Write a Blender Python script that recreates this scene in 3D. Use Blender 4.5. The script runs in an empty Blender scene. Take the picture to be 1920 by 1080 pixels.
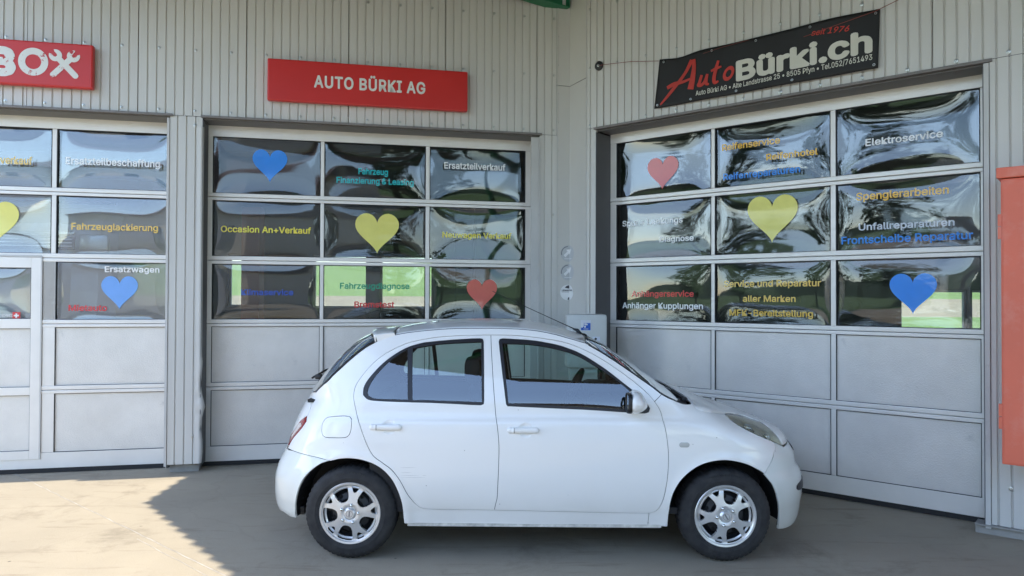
import bpy, bmesh, math, random
import numpy as np
from mathutils import Vector, Matrix
from mathutils.geometry import delaunay_2d_cdt

random.seed(7)
R = math.radians
scene = bpy.context.scene
COL = scene.collection

# ------------------------------------------------------------------ camera, sky, sun
CAM_H = 1.70
F_PX, PITCH, ROLL = 1380.63, 0.013811, 0.0037895
cam = bpy.data.cameras.new("camera")
cam_o = bpy.data.objects.new("camera", cam)
COL.objects.link(cam_o)
cam.sensor_width = 36.0
cam.lens = 36.0 * F_PX / 1920.0
cam.clip_start, cam.clip_end = 0.05, 3000.0
_f = Vector((0, math.cos(PITCH), math.sin(PITCH)))
_u = Vector((0, -math.sin(PITCH), math.cos(PITCH)))
_r = Vector((1, 0, 0))
_rt = _r * math.cos(ROLL) + _u * math.sin(ROLL)
_up = _u * math.cos(ROLL) - _r * math.sin(ROLL)
cam_o.matrix_world = Matrix(((_rt.x, _up.x, -_f.x, 0), (_rt.y, _up.y, -_f.y, 0), (_rt.z, _up.z, -_f.z, CAM_H), (0, 0, 0, 1)))
scene.camera = cam_o

SUN_EL = 60.0
SUN_DIR = Vector((-0.9824, -0.1869, 0)).normalized()      # horizontal direction towards the sun
world = bpy.data.worlds.new("World")
scene.world = world
world.use_nodes = True
wn = world.node_tree
wn.nodes.clear()
sky = wn.nodes.new("ShaderNodeTexSky")
sky.sky_type = 'NISHITA'
sky.sun_disc = False
sky.sun_elevation = R(SUN_EL)
sky.sun_rotation = math.atan2(SUN_DIR.x, SUN_DIR.y)
sky.air_density = 1.0
sky.dust_density = 0.5
sky.ozone_density = 1.0
bg = wn.nodes.new("ShaderNodeBackground")
bg.inputs[1].default_value = 0.15
wo = wn.nodes.new("ShaderNodeOutputWorld")
wn.links.new(sky.outputs[0], bg.inputs[0])
wn.links.new(bg.outputs[0], wo.inputs[0])

sun = bpy.data.lights.new("sun", 'SUN')
sun.energy = 1.6
sun.angle = R(0.53)
sun.color = (1.0, 0.90, 0.74)
sun_o = bpy.data.objects.new("sun", sun)
COL.objects.link(sun_o)
_sd = Vector((SUN_DIR.x * math.cos(R(SUN_EL)), SUN_DIR.y * math.cos(R(SUN_EL)), math.sin(R(SUN_EL))))
sun_o.rotation_euler = (-_sd).to_track_quat('-Z', 'Y').to_euler()

scene.view_settings.view_transform = 'Standard'
scene.view_settings.look = 'None'
scene.view_settings.exposure = 2.22
scene.view_settings.gamma = 1.0
scene.view_settings.use_curve_mapping = False
scene.render.engine = 'CYCLES'
scene.cycles.max_bounces = 10
scene.cycles.diffuse_bounces = 5
scene.cycles.glossy_bounces = 5
scene.cycles.transparent_max_bounces = 14
scene.cycles.caustics_reflective = False
scene.cycles.caustics_refractive = False
scene.cycles.sample_clamp_indirect = 6.0

# ------------------------------------------------------------------ materials
def nt(m):
    m.use_nodes = True
    return m.node_tree, m.node_tree.nodes["Principled BSDF"]

MATS = {}
def mat(name, base, rough=0.5, metal=0.0, var=0.0, vscale=3.0, bump=0.0, bscale=60.0, coat=0.0, spec=0.5,
        stretch=(1, 1, 1), detail=4.0, stain=None, tint=None):
    """procedural paint / metal / mineral material: slow tone variation + fine relief (+ optional stains)"""
    if name in MATS:
        return MATS[name]
    m = bpy.data.materials.new(name)
    t, p = nt(m)
    p.inputs["Roughness"].default_value = rough
    p.inputs["Metallic"].default_value = metal
    p.inputs["Specular IOR Level"].default_value = spec
    p.inputs["Coat Weight"].default_value = coat
    p.inputs["Coat Roughness"].default_value = 0.04
    tc = t.nodes.new("ShaderNodeTexCoord")
    mp = t.nodes.new("ShaderNodeMapping")
    mp.inputs["Scale"].default_value = stretch
    t.links.new(tc.outputs["Object"], mp.inputs[0])
    col = None
    if var > 0:
        n = t.nodes.new("ShaderNodeTexNoise")
        n.inputs["Scale"].default_value = vscale
        n.inputs["Detail"].default_value = detail
        n.inputs["Roughness"].default_value = 0.6
        t.links.new(mp.outputs[0], n.inputs["Vector"])
        r = t.nodes.new("ShaderNodeValToRGB")
        b2 = tint or base
        r.color_ramp.elements[0].position = 0.3
        r.color_ramp.elements[1].position = 0.7
        r.color_ramp.elements[0].color = (*[c * (1 - var) for c in b2], 1)
        r.color_ramp.elements[1].color = (*[min(1, c * (1 + var * 0.5)) for c in base], 1)
        t.links.new(n.outputs["Fac"], r.inputs[0])
        col = r.outputs[0]
        if stain:
            n2 = t.nodes.new("ShaderNodeTexNoise")
            n2.inputs["Scale"].default_value = stain[1]
            n2.inputs["Detail"].default_value = 8
            n2.inputs["Roughness"].default_value = 0.7
            t.links.new(mp.outputs[0], n2.inputs["Vector"])
            r2 = t.nodes.new("ShaderNodeValToRGB")
            r2.color_ramp.elements[0].position = stain[2]
            r2.color_ramp.elements[1].position = stain[2] + 0.12
            r2.color_ramp.elements[0].color = (0, 0, 0, 1)
            r2.color_ramp.elements[1].color = (stain[3],) * 3 + (1,)
            t.links.new(n2.outputs["Fac"], r2.inputs[0])
            mx = t.nodes.new("ShaderNodeMixRGB")
            t.links.new(r2.outputs[0], mx.inputs[0])
            t.links.new(col, mx.inputs[1])
            mx.inputs[2].default_value = (*stain[0], 1)
            col = mx.outputs[0]
        t.links.new(col, p.inputs["Base Color"])
        rr = t.nodes.new("ShaderNodeMapRange")
        rr.inputs[3].default_value = max(0.02, rough - 0.08)
        rr.inputs[4].default_value = min(1, rough + 0.08)
        t.links.new(n.outputs["Fac"], rr.inputs[0])
        t.links.new(rr.outputs[0], p.inputs["Roughness"])
    else:
        p.inputs["Base Color"].default_value = (*base, 1)
    if bump > 0:
        nb = t.nodes.new("ShaderNodeTexNoise")
        nb.inputs["Scale"].default_value = bscale
        nb.inputs["Detail"].default_value = 3
        t.links.new(mp.outputs[0], nb.inputs["Vector"])
        b = t.nodes.new("ShaderNodeBump")
        b.inputs["Strength"].default_value = 1.0
        b.inputs["Distance"].default_value = bump
        t.links.new(nb.outputs["Fac"], b.inputs["Height"])
        t.links.new(b.outputs[0], p.inputs["Normal"])
    MATS[name] = m
    return m

def glass_mat(name, tint, ior, bump=0.0, bscale=2.0, rough=0.0, boost=1.0):
    """thin sheet: see-through with a Fresnel reflection on top"""
    m = bpy.data.materials.new(name)
    t, p = nt(m)
    t.nodes.remove(p)
    out = t.nodes["Material Output"]
    tr = t.nodes.new("ShaderNodeBsdfTransparent")
    tr.inputs[0].default_value = (*tint, 1)
    gl = t.nodes.new("ShaderNodeBsdfGlossy")
    gl.inputs["Roughness"].default_value = rough
    gl.inputs["Color"].default_value = (1, 1, 1, 1)
    fr = t.nodes.new("ShaderNodeFresnel")
    fr.inputs["IOR"].default_value = ior
    mt = t.nodes.new("ShaderNodeMath")
    mt.operation = 'MULTIPLY'
    mt.use_clamp = True
    mt.inputs[1].default_value = boost
    mx = t.nodes.new("ShaderNodeMixShader")
    t.links.new(fr.outputs[0], mt.inputs[0])
    t.links.new(mt.outputs[0], mx.inputs[0])
    t.links.new(tr.outputs[0], mx.inputs[1])
    t.links.new(gl.outputs[0], mx.inputs[2])
    t.links.new(mx.outputs[0], out.inputs[0])
    if bump > 0:
        tc = t.nodes.new("ShaderNodeTexCoord")
        n = t.nodes.new("ShaderNodeTexNoise")
        n.inputs["Scale"].default_value = bscale
        n.inputs["Detail"].default_value = 2
        n.inputs["Distortion"].default_value = 1.2
        b = t.nodes.new("ShaderNodeBump")
        b.inputs["Distance"].default_value = bump
        t.links.new(tc.outputs["Object"], n.inputs["Vector"])
        t.links.new(n.outputs["Fac"], b.inputs["Height"])
        t.links.new(b.outputs[0], gl.inputs["Normal"])
    MATS[name] = m
    return m

M_CLAD = mat("grey_cladding_paint", (0.62, 0.605, 0.57), 0.42, 0.0, 0.07, 1.3, 0.0004, 180, stretch=(1, 1, 0.4), stain=((0.25, 0.24, 0.22), 5.0, 0.66, 0.35))
M_TRIM = mat("flashing_paint", (0.57, 0.56, 0.54), 0.45, 0.0, 0.10, 2.0, 0.0004, 120, stain=((0.2, 0.19, 0.17), 7.0, 0.62, 0.4))
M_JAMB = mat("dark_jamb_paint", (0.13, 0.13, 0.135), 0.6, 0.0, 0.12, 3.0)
M_ALU = mat("anodised_aluminium", (0.81, 0.78, 0.735), 0.36, 0.12, 0.07, 2.5, 0.0002, 240, stretch=(1, 1, 1), stain=((0.33, 0.31, 0.28), 9.0, 0.66, 0.35))
M_PANEL = mat("stucco_embossed_panel", (0.76, 0.725, 0.675), 0.40, 0.1, 0.10, 2.2, 0.003, 110, stain=((0.30, 0.30, 0.30), 2.6, 0.63, 0.4))
M_GASKET = mat("black_gasket", (0.012, 0.012, 0.014), 0.6)
M_SCREW = mat("zinc_screw", (0.55, 0.55, 0.53), 0.3, 0.9)
M_RED = mat("red_sign_paint", (0.60, 0.022, 0.018), 0.40, 0, 0.06, 2.0)
M_WHITE = mat("white_lettering", (0.78, 0.77, 0.72), 0.5, 0, 0.05, 6)
M_PVC = mat("black_banner_pvc", (0.009, 0.008, 0.008), 0.6, 0, 0.25, 3.0, 0.0015, 22)
M_BRED = mat("banner_red_print", (0.52, 0.035, 0.02), 0.5, 0, 0.2, 5)
M_BWHITE = mat("banner_white_print", (0.66, 0.64, 0.55), 0.5, 0, 0.06, 4)
M_CAB = mat("weathered_red_cabinet", (0.80, 0.17, 0.095), 0.5, 0, 0.10, 1.6, 0.0006, 60, stain=((0.82, 0.30, 0.22), 2.2, 0.5, 0.5))
M_BLACK = mat("black_plastic", (0.016, 0.016, 0.018), 0.45, 0, 0.15, 12)
M_GREEN = mat("green_beam_paint", (0.012, 0.17, 0.075), 0.45, 0, 0.1, 3)
M_ROPE = mat("red_brown_cord", (0.22, 0.06, 0.05), 0.8)

def concrete(name, base, dark):
    m = bpy.data.materials.new(name)
    t, p = nt(m)
    p.inputs["Roughness"].default_value = 0.85
    tc = t.nodes.new("ShaderNodeTexCoord")
    def noise(s, d, r=0.6, st=None, dist=0.0):
        n = t.nodes.new("ShaderNodeTexNoise")
        n.inputs["Scale"].default_value = s
        n.inputs["Detail"].default_value = d
        n.inputs["Roughness"].default_value = r
        n.inputs["Distortion"].default_value = dist
        if st:
            mp = t.nodes.new("ShaderNodeMapping")
            mp.inputs["Scale"].default_value = st
            mp.inputs["Rotation"].default_value = (0, 0, R(-18))
            t.links.new(tc.outputs["Object"], mp.inputs[0])
            t.links.new(mp.outputs[0], n.inputs["Vector"])
        else:
            t.links.new(tc.outputs["Object"], n.inputs["Vector"])
        return n.outputs["Fac"]
    def ramp(f, a, b, ca, cb):
        r = t.nodes.new("ShaderNodeValToRGB")
        r.color_ramp.elements[0].position = a
        r.color_ramp.elements[1].position = b
        r.color_ramp.elements[0].color = (*ca, 1)
        r.color_ramp.elements[1].color = (*cb, 1)
        t.links.new(f, r.inputs[0])
        return r.outputs[0]
    def mix(f, a, b, mode='MIX'):
        x = t.nodes.new("ShaderNodeMixRGB")
        x.blend_type = mode
        if isinstance(f, float): x.inputs[0].default_value = f
        else: t.links.new(f, x.inputs[0])
        for i, c in ((1, a), (2, b)):
            if isinstance(c, tuple): x.inputs[i].default_value = (*c, 1)
            else: t.links.new(c, x.inputs[i])
        return x.outputs[0]
    big = noise(0.55, 6, 0.65)
    c = ramp(big, 0.32, 0.68, tuple(k * 0.78 for k in base), base)
    # brushed / trowel streaks
    streak = noise(1.0, 6, 0.7, (1.2, 9.0, 1))
    c = mix(ramp(streak, 0.56, 0.66, (0, 0, 0), (0.6, 0.6, 0.6)), c, dark)
    # oil and water stains
    st = noise(1.6, 8, 0.72, None, 0.6)
    c = mix(ramp(st, 0.54, 0.70, (0, 0, 0), (0.6, 0.6, 0.6)), c, tuple(k * 0.75 for k in dark))
    # grit
    g = noise(160, 3, 0.8)
    c = mix(0.5, c, ramp(g, 0.3, 0.75, (0.55, 0.55, 0.55), (1, 1, 1)), 'MULTIPLY')
    # hairline cracks
    vc = t.nodes.new("ShaderNodeTexVoronoi"); vc.feature = 'DISTANCE_TO_EDGE'; vc.inputs["Scale"].default_value = 0.38
    nw = t.nodes.new("ShaderNodeTexNoise"); nw.inputs["Scale"].default_value = 1.7; nw.inputs["Detail"].default_value = 8
    t.links.new(tc.outputs["Object"], nw.inputs["Vector"])
    mxv = t.nodes.new("ShaderNodeMixRGB"); mxv.inputs[0].default_value = 0.35; t.links.new(tc.outputs["Object"], mxv.inputs[1]); t.links.new(nw.outputs["Color"], mxv.inputs[2]); t.links.new(mxv.outputs[0], vc.inputs["Vector"])
    c = mix(ramp(vc.outputs["Distance"], 0.0015, 0.004, (0.10, 0.10, 0.10), (0, 0, 0)), c, tuple(k * 0.5 for k in dark))
    # dark specks
    v = t.nodes.new("ShaderNodeTexVoronoi")
    v.inputs["Scale"].default_value = 2.6
    t.links.new(tc.outputs["Object"], v.inputs["Vector"])
    c = mix(ramp(v.outputs["Distance"], 0.018, 0.035, (0.8, 0.8, 0.8), (0, 0, 0)), c, (0.04, 0.035, 0.03))
    t.links.new(c, p.inputs["Base Color"])
    b = t.nodes.new("ShaderNodeBump")
    b.inputs["Distance"].default_value = 0.003
    t.links.new(noise(45, 6, 0.8), b.inputs["Height"])
    t.links.new(b.outputs[0], p.inputs["Normal"])
    MATS[name] = m
    return m
M_CONC = concrete("forecourt_concrete", (0.44, 0.385, 0.295), (0.26, 0.22, 0.165))

# ------------------------------------------------------------------ object helpers
def link(o, parent=None):
    COL.objects.link(o)
    if parent is not None:
        o.parent = parent
    return o

def tag(o, label=None, cat=None, group=None, kind=None):
    if label and not kind and cat in ("wall", "garage door", "building", "house", "tree", "canopy"): kind = "thing"
    if label: o["label"] = label
    if cat: o["category"] = cat
    if group: o["group"] = group
    if kind: o["kind"] = kind
    return o

def empty(name, mw=None):
    o = bpy.data.objects.new(name, None)
    o.empty_display_size = 0.2
    COL.objects.link(o)
    if mw is not None:
        o.matrix_world = mw
    return o

def mesh_obj(name, verts, faces, m, parent=None, smooth=False, kind=None):
    me = bpy.data.meshes.new(name)
    me.from_pydata([tuple(v) for v in verts], [], [tuple(f) for f in faces])
    me.materials.append(m)
    if smooth:
        for p in me.polygons: p.use_smooth = True
    me.update()
    o = bpy.data.objects.new(name, me)
    link(o, parent)
    if kind: o["kind"] = kind
    return o

class MB:
    """collects shapes of one object"""
    def __init__(s): s.v = []; s.f = []
    def add(s, vs, fs):
        n = len(s.v); s.v += [tuple(v) for v in vs]; s.f += [tuple(i + n for i in f) for f in fs]; return s
    def box(s, x0, x1, y0, y1, z0, z1, ch=0.0):
        if ch <= 0:
            vs = [(x, y, z) for x in (x0, x1) for y in (y0, y1) for z in (z0, z1)]
            s.add(vs, [(0, 1, 3, 2), (4, 6, 7, 5), (0, 4, 5, 1), (2, 3, 7, 6), (0, 2, 6, 4), (1, 5, 7, 3)])
        else:
            bm = bmesh.new()
            bmesh.ops.create_cube(bm, size=1.0)
            for v in bm.verts:
                v.co = Vector(((x0 + x1) / 2 + v.co.x * (x1 - x0), (y0 + y1) / 2 + v.co.y * (y1 - y0), (z0 + z1) / 2 + v.co.z * (z1 - z0)))
            bmesh.ops.bevel(bm, geom=list(bm.edges), offset=ch, segments=2, affect='EDGES', profile=0.6)
            bm.verts.ensure_lookup_table()
            bm.verts.index_update()
            s.add([v.co for v in bm.verts], [[v.index for v in f.verts] for f in bm.faces])
            bm.free()
        return s
    def tube(s, pts, r, n=8, cap=True):
        pts = [Vector(p) for p in pts]
        rr = r if isinstance(r, (list, tuple)) else [r] * len(pts)
        rings = []
        for i, p in enumerate(pts):
            d = (pts[min(i + 1, len(pts) - 1)] - pts[max(i - 1, 0)]).normalized()
            a = d.orthogonal().normalized() if i == 0 else (rings_a - d * rings_a.dot(d)).normalized()
            rings_a = a
            b = d.cross(a)
            rings.append([p + (a * math.cos(2 * math.pi * k / n) + b * math.sin(2 * math.pi * k / n)) * rr[i] for k in range(n)])
        vs = [v for g in rings for v in g]
        fs = [(i * n + k, i * n + (k + 1) % n, (i + 1) * n + (k + 1) % n, (i + 1) * n + k) for i in range(len(pts) - 1) for k in range(n)]
        if cap:
            fs += [tuple(reversed(range(n))), tuple(range((len(pts) - 1) * n, len(pts) * n))]
        return s.add(vs, fs)
    def prism(s, poly, y0, y1):
        """polygon in x,z extruded along y"""
        n = len(poly)
        vs = [(x, y0, z) for x, z in poly] + [(x, y1, z) for x, z in poly]
        fs = [tuple(range(n)), tuple(reversed(range(n, 2 * n)))] + [(k, k + n, (k + 1) % n + n, (k + 1) % n) for k in range(n)]
        return s.add(vs, fs)
    def lathe(s, prof, axis='Y', n=48, c=(0, 0, 0)):
        """profile of (radius, along) turned round an axis"""
        vs = []
        for r, a in prof:
            for k in range(n):
                t = 2 * math.pi * k / n
                if axis == 'Y': vs.append((c[0] + r * math.cos(t), c[1] + a, c[2] + r * math.sin(t)))
                elif axis == 'Z': vs.append((c[0] + r * math.cos(t), c[1] + r * math.sin(t), c[2] + a))
        fs = [(i * n + k, i * n + (k + 1) % n, (i + 1) * n + (k + 1) % n, (i + 1) * n + k) for i in range(len(prof) - 1) for k in range(n)]
        return s.add(vs, fs)
    def build(s, name, m, parent=None, smooth=False, fixn=True, kind=None):
        me = bpy.data.meshes.new(name)
        me.from_pydata(s.v, [], s.f)
        if fixn:
            bm = bmesh.new(); bm.from_mesh(me); bmesh.ops.recalc_face_normals(bm, faces=bm.faces); bm.to_mesh(me); bm.free()
        me.materials.append(m)
        if smooth:
            me.shade_smooth() if hasattr(me, "shade_smooth") else None
            try: me.set_sharp_from_angle(angle=R(38))
            except Exception: pass
        me.update()
        o = bpy.data.objects.new(name, me)
        link(o, parent)
        if kind: o["kind"] = kind
        return o

def dup(o, parent, loc=None):
    c = o.copy()
    COL.objects.link(c)
    c.parent = parent
    if loc is not None: c.location = loc
    return c

def find_font():
    """the sans serif that ships inside Blender itself; its built-in face otherwise"""
    import os
    try:
        f = os.path.join(bpy.utils.system_resource('DATAFILES'), "fonts", "Inter.woff2")
        return bpy.data.fonts.load(f) if os.path.exists(f) else None
    except Exception:
        return None
SANS = find_font()
CAPH = None
def text_mesh(body, width, height, weight=0.0, shear=0.0, extrude=0.0, spacing=1.0):
    """lettering as (verts, faces) in x,z; origin at left baseline; height = capital height"""
    c = bpy.data.curves.new("lettering", 'FONT')
    c.size = 1.0
    if SANS is not None: c.font = SANS
    c.shear = shear
    c.space_character = spacing
    c.resolution_u = 3
    c.body = body
    o = bpy.data.objects.new("lettering", c)
    COL.objects.link(o)
    dg = bpy.context.evaluated_depsgraph_get()
    me = bpy.data.meshes.new_from_object(o.evaluated_get(dg))
    vs = np.array([v.co[:] for v in me.vertices]) if len(me.vertices) else np.zeros((1, 3))
    fs = [tuple(p.vertices) for p in me.polygons]
    bpy.data.objects.remove(o); bpy.data.curves.remove(c); bpy.data.meshes.remove(me)
    global CAPH
    if CAPH is None:
        CAPH = 1.0; CAPH = max(v[2] for v in text_mesh('H', 1.0, 1.0)[0])
    x0, x1 = vs[:, 0].min() - weight, vs[:, 0].max() + weight
    sx = width / (x1 - x0)
    sz = height / (CAPH + weight)
    sh = [(0, 0)] if weight <= 0 else [(0, 0)] + [(weight * math.cos(k * math.pi / 4), weight * math.sin(k * math.pi / 4)) for k in range(8)]
    out = []; F2 = []
    for i, (dx, dz) in enumerate(sh):       # struck several times side by side for a bold face
        n0 = len(out)
        out += [((v[0] - x0 + dx) * sx, -0.00003 * i, (v[1] + dz) * sz) for v in vs]
        F2 += [tuple(q + n0 for q in f) for f in fs]
    fs = F2
    return out, fs

def words(vs, fs, gap):
    """split laid-out lettering into its words"""
    it = sorted(((min(vs[i][0] for i in f), max(vs[i][0] for i in f), f) for f in fs), key=lambda q: q[0])
    out = []; end = -1e9
    for a, b, f in it:
        if a > end + gap: out.append([])
        out[-1].append(f); end = max(end, b)
    res = []
    for g in out:
        used = sorted({i for f in g for i in f}); mp = {u: k for k, u in enumerate(used)}
        res.append(([vs[i] for i in used], [tuple(mp[i] for i in f) for f in g]))
    return res

# frames of the two front walls: x = along the wall, y = into the building, z = up
K = 1.70 / 1.64
A0 = Vector((-3.03059207, 7.43387195, 0)); AA = 0.214197
B0 = Vector((1.0939189, 7.70900244, 0)); BA = -0.698178
MA = Matrix.Translation(A0) @ Matrix.Rotation(AA, 4, 'Z')
MBm = Matrix.Translation(B0) @ Matrix.Rotation(BA, 4, 'Z')
CLAD = 0.27          # cladding face stands this far in front of the doors
TOPZ = 5.25
LINTEL = 3.46
# ------------------------------------------------------------------ ground
g = mesh_obj("ground", [(-700, -700, -0.03), (700, -700, -0.03), (700, 14, -0.03), (-700, 14, -0.03)], [(0, 1, 2, 3)],
             mat("meadow_grass", (0.10, 0.17, 0.035), 0.9, 0, 0.35, 0.3, 0.02, 8))
tag(g, kind='structure')
fc = mesh_obj("forecourt", [(-16, -24, 0), (18, -24, 0), (18, 16, 0), (-16, 16, 0)], [(0, 1, 2, 3)], M_CONC)
tag(fc, kind='structure')
# pale joint between two pours, running from the left wall towards the viewer's right
def joint(p0, p1, w, seed, par):
    rnd = random.Random(seed)
    p0 = Vector((*p0, 0)); p1 = Vector((*p1, 0)); d = (p1 - p0).normalized(); n = Vector((-d.y, d.x, 0))
    L = (p1 - p0).length; k = int(L / 0.12); vs = []; fs = []
    for i in range(k + 1):
        q = p0 + d * (L * i / k) + n * rnd.uniform(-0.004, 0.004)
        ww = w * rnd.uniform(0.6, 1.15)
        vs += [q - n * ww + Vector((0, 0, 0.0015)), q + Vector((0, 0, 0.004)), q + n * ww + Vector((0, 0, 0.0015))]
    for i in range(k):
        a = i * 3
        fs += [(a, a + 1, a + 4, a + 3), (a + 1, a + 2, a + 5, a + 4)]
    return mesh_obj("pour_joint", vs, fs, mat("joint_mortar", (0.36, 0.33, 0.28), 0.9, 0, 0.3, 9), par)
joint((-4.95, 7.24), (-1.76, 4.53), 0.0075, 1, fc)
joint((-1.76, 4.53), (2.2, 1.2), 0.0075, 2, fc)
joint((-2.62, 5.19), (-1.3, 4.02), 0.004, 3, fc)

# distant fields behind the hall: soil strip and rising green meadow
def terrain():
    vs = []; fs = []
    xs = np.linspace(-260, 260, 53); ys = np.concatenate([np.linspace(14, 60, 10), np.linspace(75, 460, 24)])
    for y in ys:
        for x in xs:
            h = -0.03 + max(0, y - 130) * 0.075 + 1.5 * math.sin(x / 60.0) * max(0, min(1, (y - 150) / 200))
            vs.append((x, y, h))
    n = len(xs)
    for j in range(len(ys) - 1):
        for i in range(n - 1):
            fs.append((j * n + i, j * n + i + 1, (j + 1) * n + i + 1, (j + 1) * n + i))
    m = bpy.data.materials.new("striped_fields")
    t, p = nt(m)
    p.inputs["Roughness"].default_value = 0.95
    tc = t.nodes.new("ShaderNodeTexCoord"); sp = t.nodes.new("ShaderNodeSeparateXYZ")
    t.links.new(tc.outputs["Object"], sp.inputs[0])
    # soil between 75 m and 155 m, shifted with x so that the field edge runs obliquely
    ma = t.nodes.new("ShaderNodeMath"); ma.operation = 'MULTIPLY_ADD'; ma.inputs[1].default_value = 0.03
    t.links.new(sp.outputs["X"], ma.inputs[0]); t.links.new(sp.outputs["Y"], ma.inputs[2])
    r = t.nodes.new("ShaderNodeValToRGB"); r.color_ramp.interpolation = 'CONSTANT'
    mr = t.nodes.new("ShaderNodeMapRange"); mr.inputs[1].default_value = 0; mr.inputs[2].default_value = 300
    t.links.new(ma.outputs[0], mr.inputs[0]); t.links.new(mr.outputs[0], r.inputs[0])
    e = r.color_ramp.elements
    e[0].position = 0; e[0].color = (0.27, 0.40, 0.08, 1)
    e[1].position = 0.25; e[1].color = (0.55, 0.42, 0.26, 1)
    x = e.new(0.523); x.color = (0.30, 0.42, 0.09, 1)
    n1 = t.nodes.new("ShaderNodeTexNoise"); n1.inputs["Scale"].default_value = 0.35; n1.inputs["Detail"].default_value = 10; n1.inputs["Roughness"].default_value = 0.75
    t.links.new(tc.outputs["Object"], n1.inputs["Vector"])
    mx = t.nodes.new("ShaderNodeMixRGB"); mx.blend_type = 'MULTIPLY'; mx.inputs[0].default_value = 0.75
    t.links.new(r.outputs[0], mx.inputs[1]); t.links.new(n1.outputs["Fac"], mx.inputs[2]); t.links.new(mx.outputs[0], p.inputs["Base Color"])
    o = mesh_obj("fields", vs, fs, m)
    tag(o, kind='structure')
terrain()
# far ridge all round
def ridge():
    rnd = random.Random(5); vs = []; fs = []; n = 120
    for i in range(n + 1):
        a = 2 * math.pi * i / n
        r = 640 + 60 * math.sin(a * 3)
        h = 26 + 16 * math.sin(a * 5 + 1) + 9 * math.sin(a * 11) + rnd.uniform(-3, 3)
        vs += [(r * math.cos(a), r * math.sin(a), -2), ((r + 40) * math.cos(a), (r + 40) * math.sin(a), h * 0.7), ((r + 120) * math.cos(a), (r + 120) * math.sin(a), h)]
    for i in range(n):
        a = i * 3
        fs += [(a, a + 3, a + 4, a + 1), (a + 1, a + 4, a + 5, a + 2)]
    o = mesh_obj("hills", vs, fs, mat("wooded_hill", (0.035, 0.06, 0.03), 0.95, 0, 0.4, 0.05), smooth=True)
    tag(o, kind='structure')
ridge()

# ------------------------------------------------------------------ cladding
def rib_profile(u0, u1, phase, y=0.0, pitch=0.0822):
    """list of (u, y): flat faces with narrow folded grooves"""
    pts = [(u0, y)]
    k = math.floor((u0 - phase) / pitch)
    while True:
        s = phase + k * pitch
        k += 1
        if s >= u1 - 0.002: break
        for du, dy in ((0.0, 0), (0.0022, 0.013), (0.0062, 0.013), (0.0175, 0.0)):
            if u0 + 0.001 < s + du < u1 - 0.001: pts.append((s + du, y + dy))
    pts.append((u1, y))
    return pts

SCREW = None
def screw(parent, u, y, z):
    global SCREW
    if SCREW is None:
        mb = MB()
        mb.lathe([(0.0001, -0.014), (0.006, -0.013), (0.009, -0.009), (0.0095, -0.004), (0.0155, -0.003), (0.016, 0.0)], 'Y', 10)
        SCREW = mb.build("screw", M_SCREW, parent, smooth=True)
        SCREW.location = (u, y, z)
        return
    dup(SCREW, parent, (u, y, z))

def sheet(parent, u0, u1, z0, z1, phase, screws=(), y=-CLAD):
    pr = rib_profile(u0, u1, phase, y)
    vs = []; fs = []
    for u, yy in pr: vs += [(u, yy, z0), (u, yy, z1)]
    for i in range(len(pr) - 1): fs.append((2 * i, 2 * i + 2, 2 * i + 3, 2 * i + 1))
    # folded back edges and bottom lip so the sheet has depth
    n = len(vs)
    vs += [(u0, y + 0.03, z0), (u0, y + 0.03, z1), (u1, y + 0.03, z0), (u1, y + 0.03, z1)]
    fs += [(n, 0, 1, n + 1), (2 * len(pr) - 2, n + 2, n + 3, 2 * len(pr) - 1)]
    o = mesh_obj("cladding_sheet", vs, fs, M_CLAD, parent)
    for zz in screws:
        k = math.ceil((u0 - SCR0) / (4 * 0.0822))
        while SCR0 + k * 4 * 0.0822 < u1 - 0.01:
            screw(o, SCR0 + k * 4 * 0.0822 + 0.004, y + 0.001, zz); k += 1
    return o

# --- left wall (the two bays with doors)
wallA = empty("clad_wall", MA)
tag(wallA, "grey ribbed metal wall above and between the two left sectional doors", "wall")
SCR0 = -0.782
PH = 0.345
edges = [-4.537, -3.553, -2.573, -1.590, -0.635, 0.345, 1.331, 2.318, 3.304, 3.528]
for a, b in zip(edges[:-1], edges[1:]):
    sheet(wallA, a + 0.003, b - 0.002, LINTEL, TOPZ, PH, (3.51, 4.105, 4.72))
# pillar between the doors
sheet(wallA, -0.347, -0.054, 0.085, LINTEL - 0.004, -0.285, (0.35, 3.37), y=-CLAD + 0.003)
# right of the middle door
sheet(wallA, 3.346, 3.528, 0.06, LINTEL - 0.004, PH, (0.4, 1.2, 2.6))
sheet(wallA, -4.9, -3.74, 0.06, LINTEL - 0.004, PH, (0.4,))
def lintel(par, u0, u1, z):
    mb = MB()
    mb.box(u0 - 0.02, u1 + 0.03, -CLAD - 0.022, -CLAD + 0.03, z - 0.012, z + 0.003)
    mb.box(u0 - 0.02, u1 + 0.03, -CLAD - 0.022, -CLAD - 0.0195, z + 0.004, z + 0.010)
    mb.build("drip_flashing", mat("weathered_flashing", (0.22, 0.20, 0.19), 0.6, 0, 0.2, 6), par)
    s = MB(); s.box(u0, u1, -CLAD + 0.031, 0.045, z - 0.022, z - 0.014)
    s.build("lintel_soffit", mat("lintel_grey", (0.20, 0.20, 0.20), 0.6, 0, 0.1, 4), par)
lintel(wallA, -0.045, 3.33, LINTEL)
lintel(wallA, -3.72, -0.35, LINTEL)
for u, s, z1 in ((-0.051, 1, LINTEL - 0.03), (-0.350, -1, LINTEL - 0.03), (3.335, -1, LINTEL - 0.03), (-3.735, 1, LINTEL - 0.03)):
    mb = MB(); mb.box(min(u, u + s * 0.006), max(u, u + s * 0.006), -CLAD - 0.004, 0.05, 0.055, z1)
    mb.build("jamb_return", M_JAMB if u in (-0.051,) else M_TRIM, wallA)
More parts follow.
